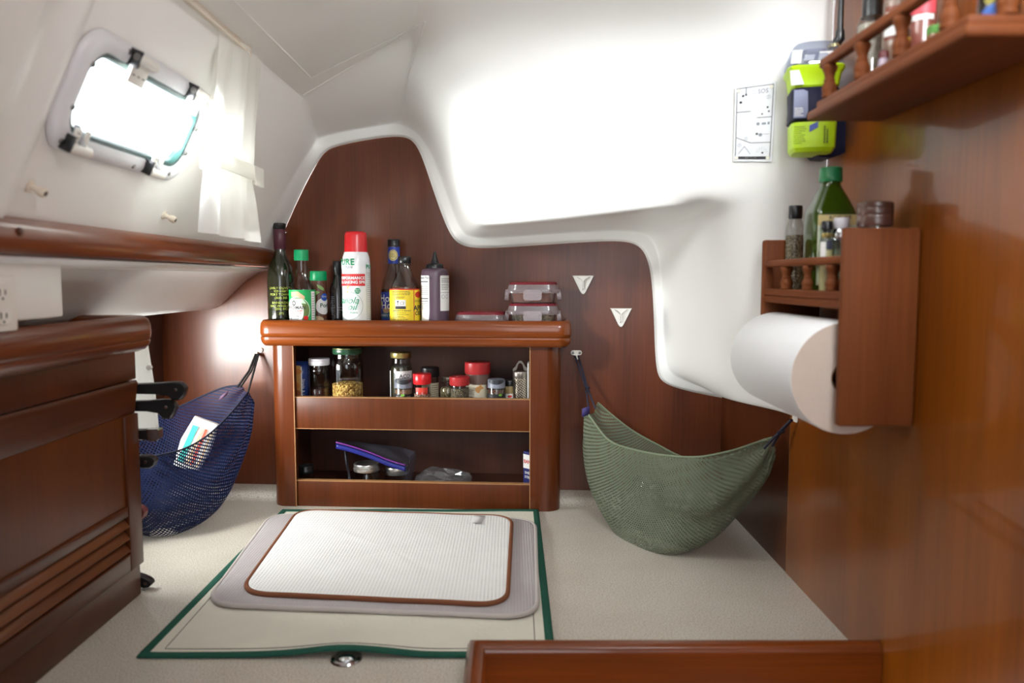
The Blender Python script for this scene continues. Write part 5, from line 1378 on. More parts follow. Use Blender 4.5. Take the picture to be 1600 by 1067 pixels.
grey_spice(629, .070, 591, 14, 'grey-capped spice in front of the gold-lidded jar', grains('tan_spice', (150, 104, 76), (188, 146, 112), 500))
grey_spice(775.5, .066, 591, 13.6, 'grey-capped spice with a dark swirl, beside the metal grater', grains('brown_spice', (92, 58, 46), (120, 84, 68), 500), False)
# red cap spice
b = on('spice_jar', 'small spice jar with bright red cap and red label', 'jar', 658.5, .072)
b.part('jar', [(0, 599), (12.8, 599), (12.8, 606), (13.6, 612), (14, 616), (14, None), (0, None)], G_CLEAR, smooth=60)
b.part('spice', [(0, 614), (13, 614), (13.2, None), (0, None)], M_PINKP)
b.part('cap', [(0, 583), (13.5, 583), (14.6, 584.5), (14.6, 597), (13.8, 599.5), (0, 599.5)], M_REDCAP)
mb = MB(); r = 13.2 * b.k; rect(mb, cyl(r, b.face, 0, .0004), -11 * b.k, 9 * b.k, b.z(614.5), b.z(604), 0, 8); rect(mb, cyl(r, b.face, 0, .0004), 9 * b.k, 12 * b.k, b.z(614.5), b.z(604), 1, 3); mb.build('label', [mm('label_coral', (214, 66, 52), .4), M_INK], b.root, smooth=60)
# black lid jar behind
b = on('spice_jar', 'spice jar with wide black lid and beige label, behind the bright red cap', 'jar', 671, .012)
b.part('jar', [(0, 586), (13, 586), (13.4, 590), (13.4, None), (0, None)], mm('brown_glass', (62, 44, 34), .15, coat=.4), smooth=60)
b.part('lid', [(0, 573), (13, 573.2), (14.4, 574.5), (14.6, 586), (13.6, 588), (0, 588)], M_CAPBLK)
mb = MB(); r = 13.6 * b.k; rect(mb, cyl(r, b.face, 0, .0004), -18 * b.k, 18 * b.k, 0, b.z(597), 0, 12); lines(mb, cyl(r, b.face, 0, .0008), 2 * b.k, 16 * b.k, .004, b.z(599), 9, .0012, 1, seed=41); mb.build('label', [mm('label_beige', (190, 178, 150), .6), M_INK], b.root, smooth=60)
# small glass jar with pale seeds
b = on('spice_jar', 'squat glass jar of pale seeds with a tin lid, behind the clear red-lidded jar', 'jar', 699, .022)
b.part('jar', [(0, 594), (9, 594), (9.5, 598), (12, 604), (13, 609), (13, None), (0, None)], G_CLEAR, smooth=60)
b.part('seeds', [(0, 604), (10.6, 605), (12.2, 609), (12.2, None), (0, None)], M_SEED)
b.part('lid', [(0, 588.5), (9.4, 588.7), (10, 590), (10, 594.5), (9.4, 595.5), (0, 595.5)], mm('tin_lid', (120, 108, 96), .4, metal=.6))
# clear jar red lid
b = on('spice_jar', 'clear small jar with dull red lid, between pale seeds jar and onion-label jar', 'jar', 717.5, .068)
b.part('jar', [(0, 600), (14.6, 600), (15, 603), (15, None), (0, None)], G_CLEAR, smooth=60)
b.part('spice', [(0, 606), (14, 606), (14, None), (0, None)], grains('grey_spice', (88, 80, 66), (140, 128, 104), 400))
b.part('lid', [(0, 587.5), (15, 587.8), (16.2, 589), (16.2, 600), (15.2, 601.5), (0, 601.5)], mm('lid_dull_red', (168, 44, 46), .3))
mb = MB(); mb.lathe([(13 * b.k, b.z(587.4)), (9 * b.k, b.z(587.4)), (9 * b.k, b.z(587.0)), (0, b.z(587.0))], seg=16); mb.build('lid_emboss', mm('lid_dull_red', (168, 44, 46), .3), b.root)
# big onion jar
b = on('spice_jar', 'large red-lidded spice jar with an onion on its cream label', 'jar', 746, .020)
b.part('jar', [(0, 583), (18.6, 583), (18.8, 588), (18.8, None), (0, None)], mm('onion_flakes', (112, 88, 80), .3), smooth=60)
b.part('lid', [(0, 564.8), (19, 565), (20.4, 566.5), (20.6, 581), (19.6, 583.5), (0, 583.5)], mm('lid_dull_red', (168, 44, 46), .3))
mb = MB(); px = b.k; r = 18.9 * px; f1 = cyl(r, b.face, 0, .0004); f2 = cyl(r, b.face, 0, .0008); rect(mb, f1, -26 * px, 24 * px, 0, b.z(599), 0, 14)
disc(mb, f2, 3 * px, b.z(606), 7 * px, 1, rz=5.5 * px); disc(mb, cyl(r, b.face, 0, .0010), 9 * px, b.z(612), 6.5 * px, 2, rz=7.5 * px); rect(mb, f2, 15 * px, 24 * px, b.z(607), b.z(599), 4, 4)
poly(mb, f2, [(2 * px, b.z(601)), (5 * px, b.z(597)), (6 * px, b.z(602))], 1)
lines(mb, f2, -18 * px, -2 * px, b.z(620), b.z(616), 1, .0016, 3, seed=52); lines(mb, f2, -16 * px, -4 * px, b.z(614), b.z(606), 4, .0008, 3, seed=51)
mb.build('label', [mm('label_cream', (222, 212, 188), .6), mm('onion_gold', (206, 148, 84), .5), mm('onion_pale', (220, 206, 176), .5), M_INK, mm('label_dark_red', (140, 36, 40), .5)], b.root, smooth=60)
# small dark cap
b = on('spice_jar', 'little jar with black cap and pale label, tucked beside the metal grater', 'jar', 796.5, .040)
b.part('jar', [(0, 602), (7.6, 602), (8.2, 606), (8.4, None), (0, None)], mm('mustard_jar', (150, 128, 84), .3), smooth=60)
b.part('cap', [(0, 594), (7.6, 594.2), (8, 595.5), (8, 602.5), (0, 603)], M_CAPBLK)
mb = MB(); r = 8.5 * b.k; rect(mb, cyl(r, b.face, 0, .0004), -11 * b.k, 11 * b.k, 0, b.z(614), 0, 8); disc(mb, cyl(r, b.face, 0, .0007), 0, b.z(618), 3.5 * b.k, 1, rz=2 * b.k); mb.build('label', [M_PAPER, mm('label_red', (200, 52, 34), .45)], b.root, smooth=60)
# grater
b = on('grater', 'small round metal grater with a hanging loop', 'grater', 813, .050)
px = b.k; zt_ = b.z(580)
m, nt, out = new_mat('punched_tin'); p_ = N(nt, 'ShaderNodeBsdfPrincipled'); nt.links.new(p_.outputs[0], out.inputs[0]); p_.inputs['Metallic'].default_value = .9; p_.inputs['Roughness'].default_value = .35
uv = N(nt, 'ShaderNodeUVMap'); uv.uv_map = 'UVMap'; bk = N(nt, 'ShaderNodeTexBrick'); bk.inputs['Scale'].default_value = 1; bk.inputs['Brick Width'].default_value = .05; bk.inputs['Row Height'].default_value = .055; bk.inputs['Mortar Size'].default_value = .008
bk.inputs['Color1'].default_value = rgb((70, 60, 52)); bk.inputs['Color2'].default_value = rgb((50, 44, 38)); bk.inputs['Mortar'].default_value = rgb((196, 186, 168))
mpn = N(nt, 'ShaderNodeMapping'); mpn.inputs['Rotation'].default_value = (0, 0, radians(45)); nt.links.new(uv.outputs[0], mpn.inputs[0]); nt.links.new(mpn.outputs[0], bk.inputs[0]); nt.links.new(bk.outputs[0], p_.inputs['Base Color'])
M_PUNCH = m
mb = MB(); mb.grid([[(11.6 * px * sin(2 * pi * j / 32), -11.6 * px * cos(2 * pi * j / 32), zt_ * i / 12 * .82) for j in range(33)] for i in range(13)]); mb.build('grating_barrel', M_PUNCH, b.root, smooth=60)
M_TIN = mat('tin', (128, 120, 112), .35, metal=.9)
mb = MB(); mb.lathe([(11.6 * px, zt_ * .82), (11.9 * px, zt_ * .83), (11.9 * px, zt_ * .97), (11.2 * px, zt_), (0, zt_)]); mb.build('collar', M_TIN, b.root)
mb = MB(); zz = zt_; ol_ = [(-11.8, 0), (-11.8, 4), (-8, 7), (-5, 13), (-2, 16.5), (2, 16.5), (5, 13), (8, 7), (11.8, 4), (11.8, 0)]; il_ = [(-6, 2), (-5.2, 4), (-4.2, 8), (-3, 11.5), (-1, 13), (1, 13), (3, 11.5), (4.2, 8), (5.2, 4), (6, 2)]
for y in (-.001, .001): pass
pv = [(x * px, -y, zz + z * px) for y in (-.0011, .0011) for x, z in ol_ + il_]; n_ = len(ol_); fs = []
for s_ in (0, 2 * n_):
    for i in range(n_ - 1): fs.append((s_ + i, s_ + i + 1, s_ + n_ + i + 1, s_ + n_ + i))
for i in range(n_ - 1): fs += [(i, i + 1, 2 * n_ + i + 1, 2 * n_ + i), (n_ + i, n_ + i + 1, 3 * n_ + i + 1, 3 * n_ + i)]
mb.add(pv, fs); mb.build('hanging_loop', M_TIN, b.root, smooth=30)
# white card by the post
u = UZ(829, 592, .06)[0]; loc = BK(u - .005, .05, S1)
o = thing('recipe_card', 'white card standing on edge against the end of the upper shelf', 'card', loc, RZ)
zt_ = zat(565, loc.y) - S1
mb = MB(); mb.loft([[(x, y, z * zt_) for y, z in [(-.03, 0), (.03, 0), (.03, .9), (.026, .98), (.02, 1), (-.02, 1), (-.026, .98), (-.03, .9)]] for x in (-.0016, .0016)]); mb.build('card', M_PAPER, o)

# ================================================================== lower shelf of the unit
S2 = Z_S2
def mason(px, w, pyt, hw, label, name='mason_jar', lidm=M_SILV, fill=None):
    b = Item(name, label, 'jar', px, w, S2); h = lambda d: pyt + d
    b.part('jar', [(0, h(12)), (hw * .92, h(12)), (hw * .93, h(16)), (hw, h(20)), (hw, None), (0, None)], G_CLEAR, smooth=60)
    b.part('band', [(hw * .78, h(1)), (hw * .94, h(.8)), (hw * .97, h(2)), (hw * .95, h(6)), (hw * 1.0, h(7)), (hw * 1.0, h(10)), (hw * .97, h(12))], lidm)
    b.part('lid', [(0, h(1.8)), (hw * .74, h(1.8)), (hw * .8, h(1.2))], M_CAPDARK if lidm is not M_SILV else mm('lid_disc', (90, 84, 82), .3, metal=.6))
    if fill: b.part('contents', [(0, h(18)), (hw * .9, h(20)), (hw * .93, None), (0, None)], fill)
    return b
mason(472.5, .045, 726, 13, 'dark-lidded jar at the end of the lower shelf', 'storage_jar', M_CAPBLK)
mason(569, .060, 722.5, 21, 'mason jar with zinc lid in front of the zip bag')
b2 = mason(617, .030, 727, 20, 'mason jar with zinc lid standing inside the zip bag')
# zip bag draped over the jars
bc = PB(588, 720, .03)
zb = thing('zip_bag', 'clear zip bag with blue and purple seal draped over the mason jars', 'bag', bc, RZ)
def loc_b(px, py, w):
    u, z = UZ(px, py, w); p = BK(u, w, z) - bc; return Vector((p.dot(UB), -p.dot(NB), p.z))
topl = [loc_b(525, 694, .085), loc_b(548, 700, .088), loc_b(578, 710, .09), loc_b(608, 722, .09), loc_b(634, 730, .088)]
backl = [loc_b(530, 688, .02), loc_b(560, 690, .0), loc_b(592, 694, -.01), loc_b(622, 698, -.01), loc_b(648, 705, .0)]
G = []
for i in range(13):
    t = i / 12; row = []
    for j in range(25):
        s_ = j / 24; p = crom(topl, s_).lerp(crom(backl, s_), t); p.z += .004 * sin(9 * s_ + 3 * t) * sin(pi * t); row.append(tuple(p))
    G.append(row)
M_BAGF = glass('bag_film', (206, 208, 216), .12, .10, milk=.16, milkcol=(150, 154, 170), top=.9)
mb = MB(); mb.grid(G, uv=False); mb.build('film', M_BAGF, zb, smooth=80)
sideR = [loc_b(638, 745, .05), loc_b(646, 752, .03)]
mb = MB(); mb.grid([[tuple(crom(topl, 1).lerp(crom(backl, 1), t).lerp(loc_b(634, 752, .075).lerp(loc_b(648, 752, .0), t), s_) + Vector((.004 * sin(7 * t + 5 * s_), 0, 0))) for t in [k / 8 for k in range(9)]] for s_ in [k / 8 for k in range(9)]], uv=False); mb.build('film_side', M_BAGF, zb, smooth=80)
mb = MB(); mb.grid([[tuple(loc_b(536, 700, .08).lerp(loc_b(540, 700, .0), t).lerp(loc_b(548, 752, .075).lerp(loc_b(546, 752, .0), t), s_) + Vector((.003 * sin(6 * t + 7 * s_), 0, 0))) for t in [k / 8 for k in range(9)]] for s_ in [k / 8 for k in range(9)]], uv=False)
mb.build('film_side', M_BAGF, zb, smooth=80)
def strip(o0, o1, m, name):
    mb = MB(); mb.grid([[tuple(crom(topl, s_) + Vector((0, -.0015 + .001 * k, o0 + (o1 - o0) * k / 2))) for s_ in [j / 30 for j in range(31)]] for k in range(3)], uv=False)
    o = mb.build(name, m, zb, smooth=80); md = o.modifiers.new('t', 'SOLIDIFY'); md.thickness = .0012
strip(-.010, .001, mm('zip_blue', (22, 30, 112), .3), 'zip_seal'); strip(.004, .0065, mm('zip_purple', (120, 48, 140), .3), 'zip_stripe')
# crumpled clear bag
p = PB(692, 742, .045); p.z = S2 + .022
o = thing('plastic_bag', 'crumpled clear plastic bag on the lower shelf beside the zip bag', 'bag', (p.x, p.y, S2), RZ)
mb = MB(); crumple(mb, (0, 0, .026), .066, .034, .028, 11, .40, 17, 9, flatb=.0006); mb.build('film', M_FILM, o, smooth=0)
# bandage box
u = UZ(824, 730, .05)[0]; loc = BK(u, .052, S2)
o = thing('bandage_box', 'small dark blue carton with white, red and yellow print on the lower shelf', 'box', loc, RZ + radians(-40))
hz = zat(706, loc.y) - S2
mb = MB(); mb.box(-.0135, .0235, 0, .022, 0, hz, .0006); f1 = flat(-.0003); f2 = flat(-.0006)
rect(mb, f1, -.0132, .0232, hz * .58, hz * .93, 1, 2); rect(mb, f1, -.0132, .0232, hz * .06, hz * .2, 2, 2)
mb.text('BAND', .0125, flat(-.0006, .004, hz * .75), 3, bold=.03, sx=.9); mb.text('SHEER', .0085, flat(-.0006, .004, hz * .47), 1, bold=.02); mb.text('STRIPS', .0085, flat(-.0006, .004, hz * .36), 1, bold=.02)
mb.build('carton', [mm('carton_navy', (26, 30, 96), .4), M_PAPER, mm('carton_yellow', (206, 200, 60), .5), mm('carton_red', (196, 46, 36), .5)], o, smooth=0)
# ================================================================== small wooden rack with the paper towel
RX0, RX1, RY0, RY1, RZ0, RZ1 = .413, XW - .0012, .961, 1.280, .358, .6085
rk = thing('towel_rack', 'wooden wall rack with spindle gallery holding the paper towel roll', 'rack', (RX1, (RY0 + RY1) / 2, RZ0))
ox, oy, oz = RX1, (RY0 + RY1) / 2, RZ0
def rb(mb, x0, x1, y0, y1, z0, z1, bev=.0025): return mb.box(x0 - ox, x1 - ox, y0 - oy, y1 - oy, z0 - oz, z1 - oz, bev)
for y in (RY0, RY1 - .014):
    mb = MB(); rb(mb, RX0, RX1, y, y + .014, RZ0, RZ1, .004); mb.build('side_panel', M_RACK, rk)
mb = MB(); rb(mb, RX0 + .008, RX1, RY0 + .0142, RY1 - .0142, .514, .526, .001); mb.build('shelf', M_RACK_Y, rk)
mb = MB()
pr_ = [(RX0 + .003, .507), (RX0 + .0085, .507), (RX0 + .0085, .529), (RX0 + .0035, .529), (RX0 + .002, .5275), (RX0 + .002, .5195), (RX0 + .0045, .5175), (RX0 + .002, .5155), (RX0 + .0018, .510)]
mb.loft([[(x - ox, y - oy, z - oz) for x, z in pr_] for y in (RY0 + .0142, RY1 - .0142)]); mb.build('shelf_moulding', M_RACK_Y, rk, smooth=30)
mb = MB(); rb(mb, RX0 + .001, RX0 + .013, RY0 + .0142, RY1 - .0142, .5635, .5745, .004); mb.build('gallery_rail', M_RACK_Y, rk)
SPN = [(.0065, 0), (.0072, .05), (.0062, .12), (.0070, .2), (.0074, .28), (.0062, .40), (.0050, .48), (.0056, .51), (.0050, .54), (.0046, .62), (.0056, .74), (.0072, .86), (.0076, .93), (.0062, 1)]
def spindle(root, x, y, z0, z1, org, m, sc=1.0):
    mb = MB(); mb.lathe([(0, z0 - org[2])] + [(r * sc, z0 + (z1 - z0) * t - org[2]) for r, t in SPN] + [(0, z1 - org[2])], c=(x - org[0], y - org[1]), seg=20); return mb.build('spindle', m, root, smooth=60)
for y in (1.010, 1.092, 1.180): spindle(rk, RX0 + .0076, y, .5292, .5634, (ox, oy, oz), M_RACK, 1.3)
mb = MB(); mb.tube([(-RX1 + .433, RY0 + .0145 - oy, .417 - oz), (-RX1 + .433, RY1 - .0145 - oy, .417 - oz)], .0105, 16); mb.build('dowel', M_RACK_Y, rk)
# roll
pr = thing('paper_towel_roll', 'fat white paper towel roll under the wooden wall rack', 'paper towel', (.433, (RY0 + RY1) / 2, .417))
M_TOWEL = mat('paper_towel', (240, 240, 240), .9, bump=.25, bscale=500, noise=.01, spec=.1)
M_TOWEND = mat('paper_towel_edge', (208, 190, 176), .9, bump=.5, bscale=600, noise=.03, spec=.1)
ry0, ry1 = RY0 + .024 - oy, RY1 - .021 - oy
Rr = .0735
def ringy(r, y, n=64): return [(r * cos(2 * pi * i / n), y, r * sin(2 * pi * i / n)) for i in range(n)]
mb = MB(); mb.loft([ringy(Rr - .001, ry0), ringy(Rr, ry0 + .002), ringy(Rr, ry1 - .002), ringy(Rr - .001, ry1)], caps=(False, False)); mb.build('sheets', M_TOWEL, pr, smooth=50)
for y, f in ((ry0, 1), (ry1, -1)): mb = MB(); mb.loft([ringy(Rr - .001, y), ringy(Rr * .8, y + .0003 * f), ringy(Rr * .5, y - .0003 * f), ringy(.021, y)], caps=(False, False)); mb.build('roll_end', M_TOWEND, pr, smooth=30)
mb = MB(); mb.loft([ringy(.021, ry0), ringy(.021, ry1), ringy(.0195, ry1), ringy(.0195, ry0), ringy(.021, ry0)], caps=(False, False)); mb.build('cardboard_core', mat('cardboard', (138, 104, 76), .8), pr, smooth=40)

class RItem(Item):
    """the same, for things on the racks: placed by pixel column and distance from the side panel"""
    def __init__(s, name, label, cat, px, X, base, group=None):
        p = PX(px, 400, X); s.loc = Vector((X, p.y, base)); s.Y = p.y; s.base = base; s.k = mpx(s.Y)
        s.root = thing(name, label, cat, s.loc, 0, group); s.face = -math.atan2(s.loc.x, s.loc.y)
B1 = .5262
b = RItem('spice_jar', 'tall glass jar of peppercorns with black cap at the far end of the towel rack', 'jar', 1241, .458, B1)
b.part('jar', [(0, 342), (9, 343), (12, 350), (14, 358), (14.3, 366), (14.3, None), (0, None)], G_CLEAR, smooth=60)
b.part('spice', [(0, 366), (13.2, 368), (13.5, None), (0, None)], grains('pepper_mix', (112, 96, 74), (186, 170, 140), 500))
b.part('cap', [(0, 321), (9.6, 321.5), (10.4, 323), (10.4, 339), (9.6, 342), (0, 342)], M_CAPBLK)
# big green oil bottle (square shouldered)
p = PX(1294, 400, .452); Yb = p.y; k = mpx(Yb); zz = lambda py: zat(py, Yb) - B1
o = thing('oil_bottle', 'large green oil bottle with green screw cap standing in the towel rack', 'bottle', (.452, Yb, B1), radians(-4))
fa = 0
mb = MB(); hx = 32 * k; hy = .028
mb.loft([ring(rrect(hx * s_, hy * t_, c_, 6), z) for s_, t_, c_, z in ((.9, .9, .010, 0), (1, 1, .012, .006), (1, 1, .010, zz(372)), (1.0, 1.0, .010, zz(336)), (.95, .95, .010, zz(329)), (.74, .78, .011, zz(312)), (.50, .56, .013, zz(294)), (.45, .50, .0125, zz(290)), (.45, .50, .0125, zz(284)))])
m, nt, out = new_mat('green_bottle'); p_ = N(nt, 'ShaderNodeBsdfPrincipled'); p_.inputs['Base Color'].default_value = rgb((52, 72, 12)); p_.inputs['Roughness'].default_value = .08; p_.inputs['Coat Weight'].default_value = .5
tr = N(nt, 'ShaderNodeBsdfTransparent'); tr.inputs[0].default_value = rgb((120, 150, 40)); mx = N(nt, 'ShaderNodeMixShader'); mx.inputs[0].default_value = .25
nt.links.new(p_.outputs[0], mx.inputs[1]); nt.links.new(tr.outputs[0], mx.inputs[2]); nt.links.new(mx.outputs[0], out.inputs[0])
mb.build('bottle', m, o, smooth=40)
mb = MB(); mb.lathe([(0, zz(261.5)), (15 * k, zz(261.8)), (16.5 * k, zz(263)), (17 * k, zz(276)), (17.3 * k, zz(277)), (17.3 * k, zz(283)), (16.5 * k, zz(285)), (0, zz(285))]); mb.build('cap', mm('cap_bottle_green', (24, 112, 62), .35), o)
mb = MB(); f1 = flat(-hy - .0004); x0 = -27 * k; x1 = 31 * k
rect(mb, f1, x0, x1, zz(445), zz(338), 0, 2); f2 = flat(-hy - .0007); rect(mb, f2, x0, x1, zz(354), zz(338), 1, 2); rect(mb, f2, x0 + .001, x1 - .001, zz(440), zz(356), 2, 2)
for i in range(20): rect(mb, flat(-hy - .0010), x0 + .003, x1 - .002, zz(359 + i * 3.6 + .6), zz(359 + i * 3.6), 3, 2)
mb.text('ROBUST', 9 * k, flat(-hy - .0010, 6 * k, zz(343)), 4, bold=.01)
mb.build('label', [mm('label_pale', (214, 210, 190), .5), mm('label_gold', (196, 176, 120), .5), mm('label_mint2', (206, 220, 196), .5), mm('print_olive', (150, 170, 140), .6), M_INK], o, smooth=0)
b = RItem('spice_jar', 'small grinder jar with black top, in front of the large green oil bottle', 'jar', 1291, .433, B1)
b.part('jar', [(0, 362), (5.5, 362), (6, 368), (9.5, 374), (10, 378), (10, None), (0, None)], G_CLEAR, smooth=60)
b.part('spice', [(0, 388), (9.2, 388), (9.2, None), (0, None)], mm('spice_pale', (216, 206, 150), .6))
b.part('cap', [(0, 345), (7.5, 345.4), (8.4, 347), (8.4, 358), (6, 360), (6, 363), (0, 363)], M_CAPBLK)
b.part('grinder_ring', [(6, 364), (7.6, 365), (7.6, 370), (6, 372)], M_GOLD)
mb = MB(); px = b.k; r = 10.1 * px; rect(mb, cyl(r, b.face, 0, .0004), -10 * px, -1 * px, b.z(402), b.z(378), 0, 5); rect(mb, cyl(r, b.face, 0, .0004), 0, 9 * px, b.z(390), b.z(376), 1, 5); mb.build('label', [M_PAPER, mm('label_slate', (60, 66, 84), .5)], b.root, smooth=60)
b = RItem('spice_jar', 'clear jar with bright metal shoulder and white lid, between grinder jar and brown-lidded jar', 'jar', 1313, .452, B1)
b.part('jar', [(0, 374), (13, 374), (14.5, 380), (14.5, None), (0, None)], glass('smoke_glass', (196, 200, 186), .1), smooth=60)
b.part('shoulder', [(10, 356), (11, 357), (13, 362), (13.5, 372), (13, 375)], M_CHROME)
b.part('lid', [(0, 340), (11, 340.5), (11.8, 342), (11.8, 356), (11, 357), (0, 357)], M_CAPWHT)
b = RItem('storage_jar', 'jar with a wide brown lid at the near end of the towel rack', 'jar', 1365, .470, B1)
b.part('jar', [(0, 354), (25, 354), (26, 358), (27, 364), (27, None), (0, None)], G_CLEAR, smooth=60)
b.part('contents', [(0, 366), (25.5, 366), (25.5, None), (0, None)], mm('coffee', (78, 48, 32), .6))
b.part('lid', [(0, 316), (24, 316.4), (26, 318), (26.4, 325), (26.0, 326), (26.4, 327), (26.4, 336), (26, 337), (26.4, 338), (26.4, 350), (25.6, 354), (0, 354)], mm('lid_brown', (86, 56, 46), .25, coat=.4))

# ================================================================== upper spice rack
UX0, UX1, UY0, UY1, UZ0 = .404, XW - .0012, .703, 1.076, .760
ur = thing('spice_rack', 'wooden spice rack with turned spindle gallery, high on the side panel', 'rack', (UX1, (UY0 + UY1) / 2, UZ0))
ox, oy, oz = UX1, (UY0 + UY1) / 2, UZ0
mb = MB(); mb.box(UX0 - ox, 0, UY0 - oy, UY1 - oy, 0, .0125, .004, seg=3); mb.build('base_board', M_RACK_Y, ur)
mb = MB(); mb.box(UX0 + .008 - ox, 0, UY0 + .012 - oy, UY1 - .012 - oy, .0126, .024, .003); mb.build('shelf', M_RACK_Y, ur)
zr0, zr1 = .826 - oz, .8385 - oz
mb = MB()
xg = UX0 + .0155 - ox; ya, yb = UY1 - .018 - oy, UY0 + .020 - oy
sweep(mb, [(0, yb), (xg + .006, yb), (xg + .0018, yb + .0018), (xg, yb + .006), (xg, ya)][::-1] if False else [(xg, ya), (xg, yb + .006), (xg + .0018, yb + .0018), (xg + .006, yb), (0, yb)], [(-.0065, zr0 + .002), (-.0045, zr0), (.0045, zr0), (.0065, zr0 + .002), (.0065, zr1 - .003), (.004, zr1), (-.004, zr1), (-.0065, zr1 - .003)])
mb.build('gallery_rail', M_RACK_Y, ur, smooth=40)
for px in (1297, 1347, 1407, 1480):
    p = PX(px, 100, UX0 + .0155); spindle(ur, p.x, p.y, .7842, .8262, (ox, oy, oz), M_RACK, 1.3)
for x in (.452, .497): spindle(ur, x, UY0 + .020, .7842, .8262, (ox, oy, oz), M_RACK, 1.3)
B2 = .7842
b = RItem('spice_jar', 'jar of white granules with black cap at the far end of the spice rack', 'jar', 1349, .460, B2)
b.part('jar', [(0, 26), (17, 26), (19, 32), (21, 38), (21, None), (0, None)], G_CLEAR, smooth=60); b.part('salt', [(0, 36), (19.5, 40), (19.8, None), (0, None)], grains('white_granules', (196, 184, 160), (232, 226, 212), 700)); b.part('cap', [(0, -6), (14, -5), (15, -3), (15, 24), (16, 28), (0, 28)], M_CAPBLK)
b = RItem('spice_jar', 'spice jar with orange and white striped label in the spice rack', 'jar', 1386, .466, B2)
b.part('jar', [(0, -10), (12, -10), (17, 0), (19, 8), (19, None), (0, None)], mm('spice_umber', (120, 98, 84), .3, coat=.4), smooth=60)
mb = MB(); px = b.k; r = 19.1 * px; f1 = cyl(r, b.face, 0, .0004); f2 = cyl(r, b.face, 0, .0008); rect(mb, f1, -18 * px, 20 * px, b.z(66), b.z(14), 0, 12); rect(mb, f2, -18 * px, 10 * px, b.z(60), b.z(44), 2, 8); rect(mb, f2, -18 * px, 10 * px, b.z(42), b.z(34), 1, 8); rect(mb, f2, -16 * px, 8 * px, b.z(28), b.z(22), 2, 8)
mb.build('label', [mm('label_umber', (112, 60, 44), .5), mm('label_orange', (206, 128, 74), .5), M_PAPER], b.root, smooth=60); b.part('cap', [(0, -40), (13, -40), (13.5, -38), (13.5, -10), (0, -9)], M_CAPBLK)
b = RItem('spice_jar', 'small squat jar with lilac contents behind the second gallery spindle', 'jar', 1369, .436, B2)
b.part('jar', [(0, 92), (7, 92), (8, 97), (8.5, 102), (8.5, None), (0, None)], mm('lilac_salt', (190, 172, 190), .3, coat=.4), smooth=60); b.part('cap', [(0, 80), (6.5, 80.5), (7.2, 82), (7.2, 91), (0, 92)], mm('cap_maroon', (110, 40, 44), .4))
b = RItem('spice_jar', 'pinkish red labelled spice jar in the spice rack', 'jar', 1426, .470, B2)
b.part('jar', [(0, -30), (17, -30), (19, -22), (19, None), (0, None)], mm('chilli_flakes', (120, 66, 54), .3, coat=.4), smooth=60)
mb = MB(); px = b.k; r = 19.1 * px; rect(mb, cyl(r, b.face, 0, .0004), -20 * px, 20 * px, b.z(26), b.z(-16), 0, 10); rect(mb, cyl(r, b.face, 0, .0007), -16 * px, 16 * px, b.z(36), b.z(28), 1, 10); mb.build('label', [mm('label_pinkred', (206, 74, 84), .5), M_PAPER], b.root, smooth=60); b.part('cap', [(0, -60), (14, -60), (15, -58), (15, -30), (0, -29)], M_REDCAP)
b = RItem('spice_jar', 'jar with a yellow and white label behind the third gallery spindle', 'jar', 1399, .442, B2)
b.part('jar', [(0, 60), (8, 60), (9, 66), (9, None), (0, None)], mm('label_yellow', (238, 208, 40), .45), smooth=60); b.part('cap', [(0, 46), (7.5, 46.5), (8, 48), (8, 60), (0, 61)], M_CAPBLK)
mb = MB(); r = 9.1 * b.k; rect(mb, cyl(r, b.face, 0, .0004), -13 * b.k, 13 * b.k, 0, b.z(86), 0, 8); mb.build('label', M_PAPER, b.root, smooth=60)
b = RItem('spice_jar', 'short jar with a bright green lid in the spice rack', 'jar', 1451, .452, B2)
b.part('jar', [(0, 54), (16, 54), (17, 58), (17, None), (0, None)], mm('tan_paste', (150, 118, 84), .3, coat=.4), smooth=60); b.part('lid', [(0, 41), (15.5, 41.5), (17, 43), (17, 53), (16, 55), (0, 55)], mm('lid_lime', (106, 168, 84), .35))
b = RItem('salt_shaker', 'little round white shaker beside the green-lidded jar', 'shaker', 1431, .430, B2)
b.part('body', [(0, 66), (5, 66.5), (9, 69), (10.5, 75), (9.5, 83), (8, None), (0, None)], M_CAPWHT, smooth=80); b.part('top', [(0, 63), (4, 63.5), (5, 65), (5, 67), (0, 67.5)], M_SILV)
b = RItem('storage_jar', 'dark jar with a blue oval label at the near end of the spice rack', 'jar', 1541, .458, B2)
b.part('jar', [(0, -40), (26, -40), (29, -32), (29, None), (0, None)], mm('jar_nearblack', (44, 40, 30), .2, coat=.5), smooth=60); b.part('lid', [(0, -66), (27, -66), (28, -64), (28, -42), (0, -40)], M_GOLD)
mb = MB(); px = b.k; r = 29.1 * px; disc(mb, cyl(r, b.face, 0, .0004), -2 * px, b.z(27), 23 * px, 0, rz=13 * px, k=28); disc(mb, cyl(r, b.face, 0, .0006), -12 * px, b.z(2), 8 * px, 1, rz=10 * px); disc(mb, cyl(r, b.face, 0, .0006), 6 * px, b.z(-4), 7 * px, 2, rz=9 * px)
mb.build('label', [mm('label_cobalt', (48, 92, 168), .45), mm('label_mustard', (150, 140, 60), .5), mm('label_dark_red', (140, 36, 40), .5)], b.root, smooth=60)

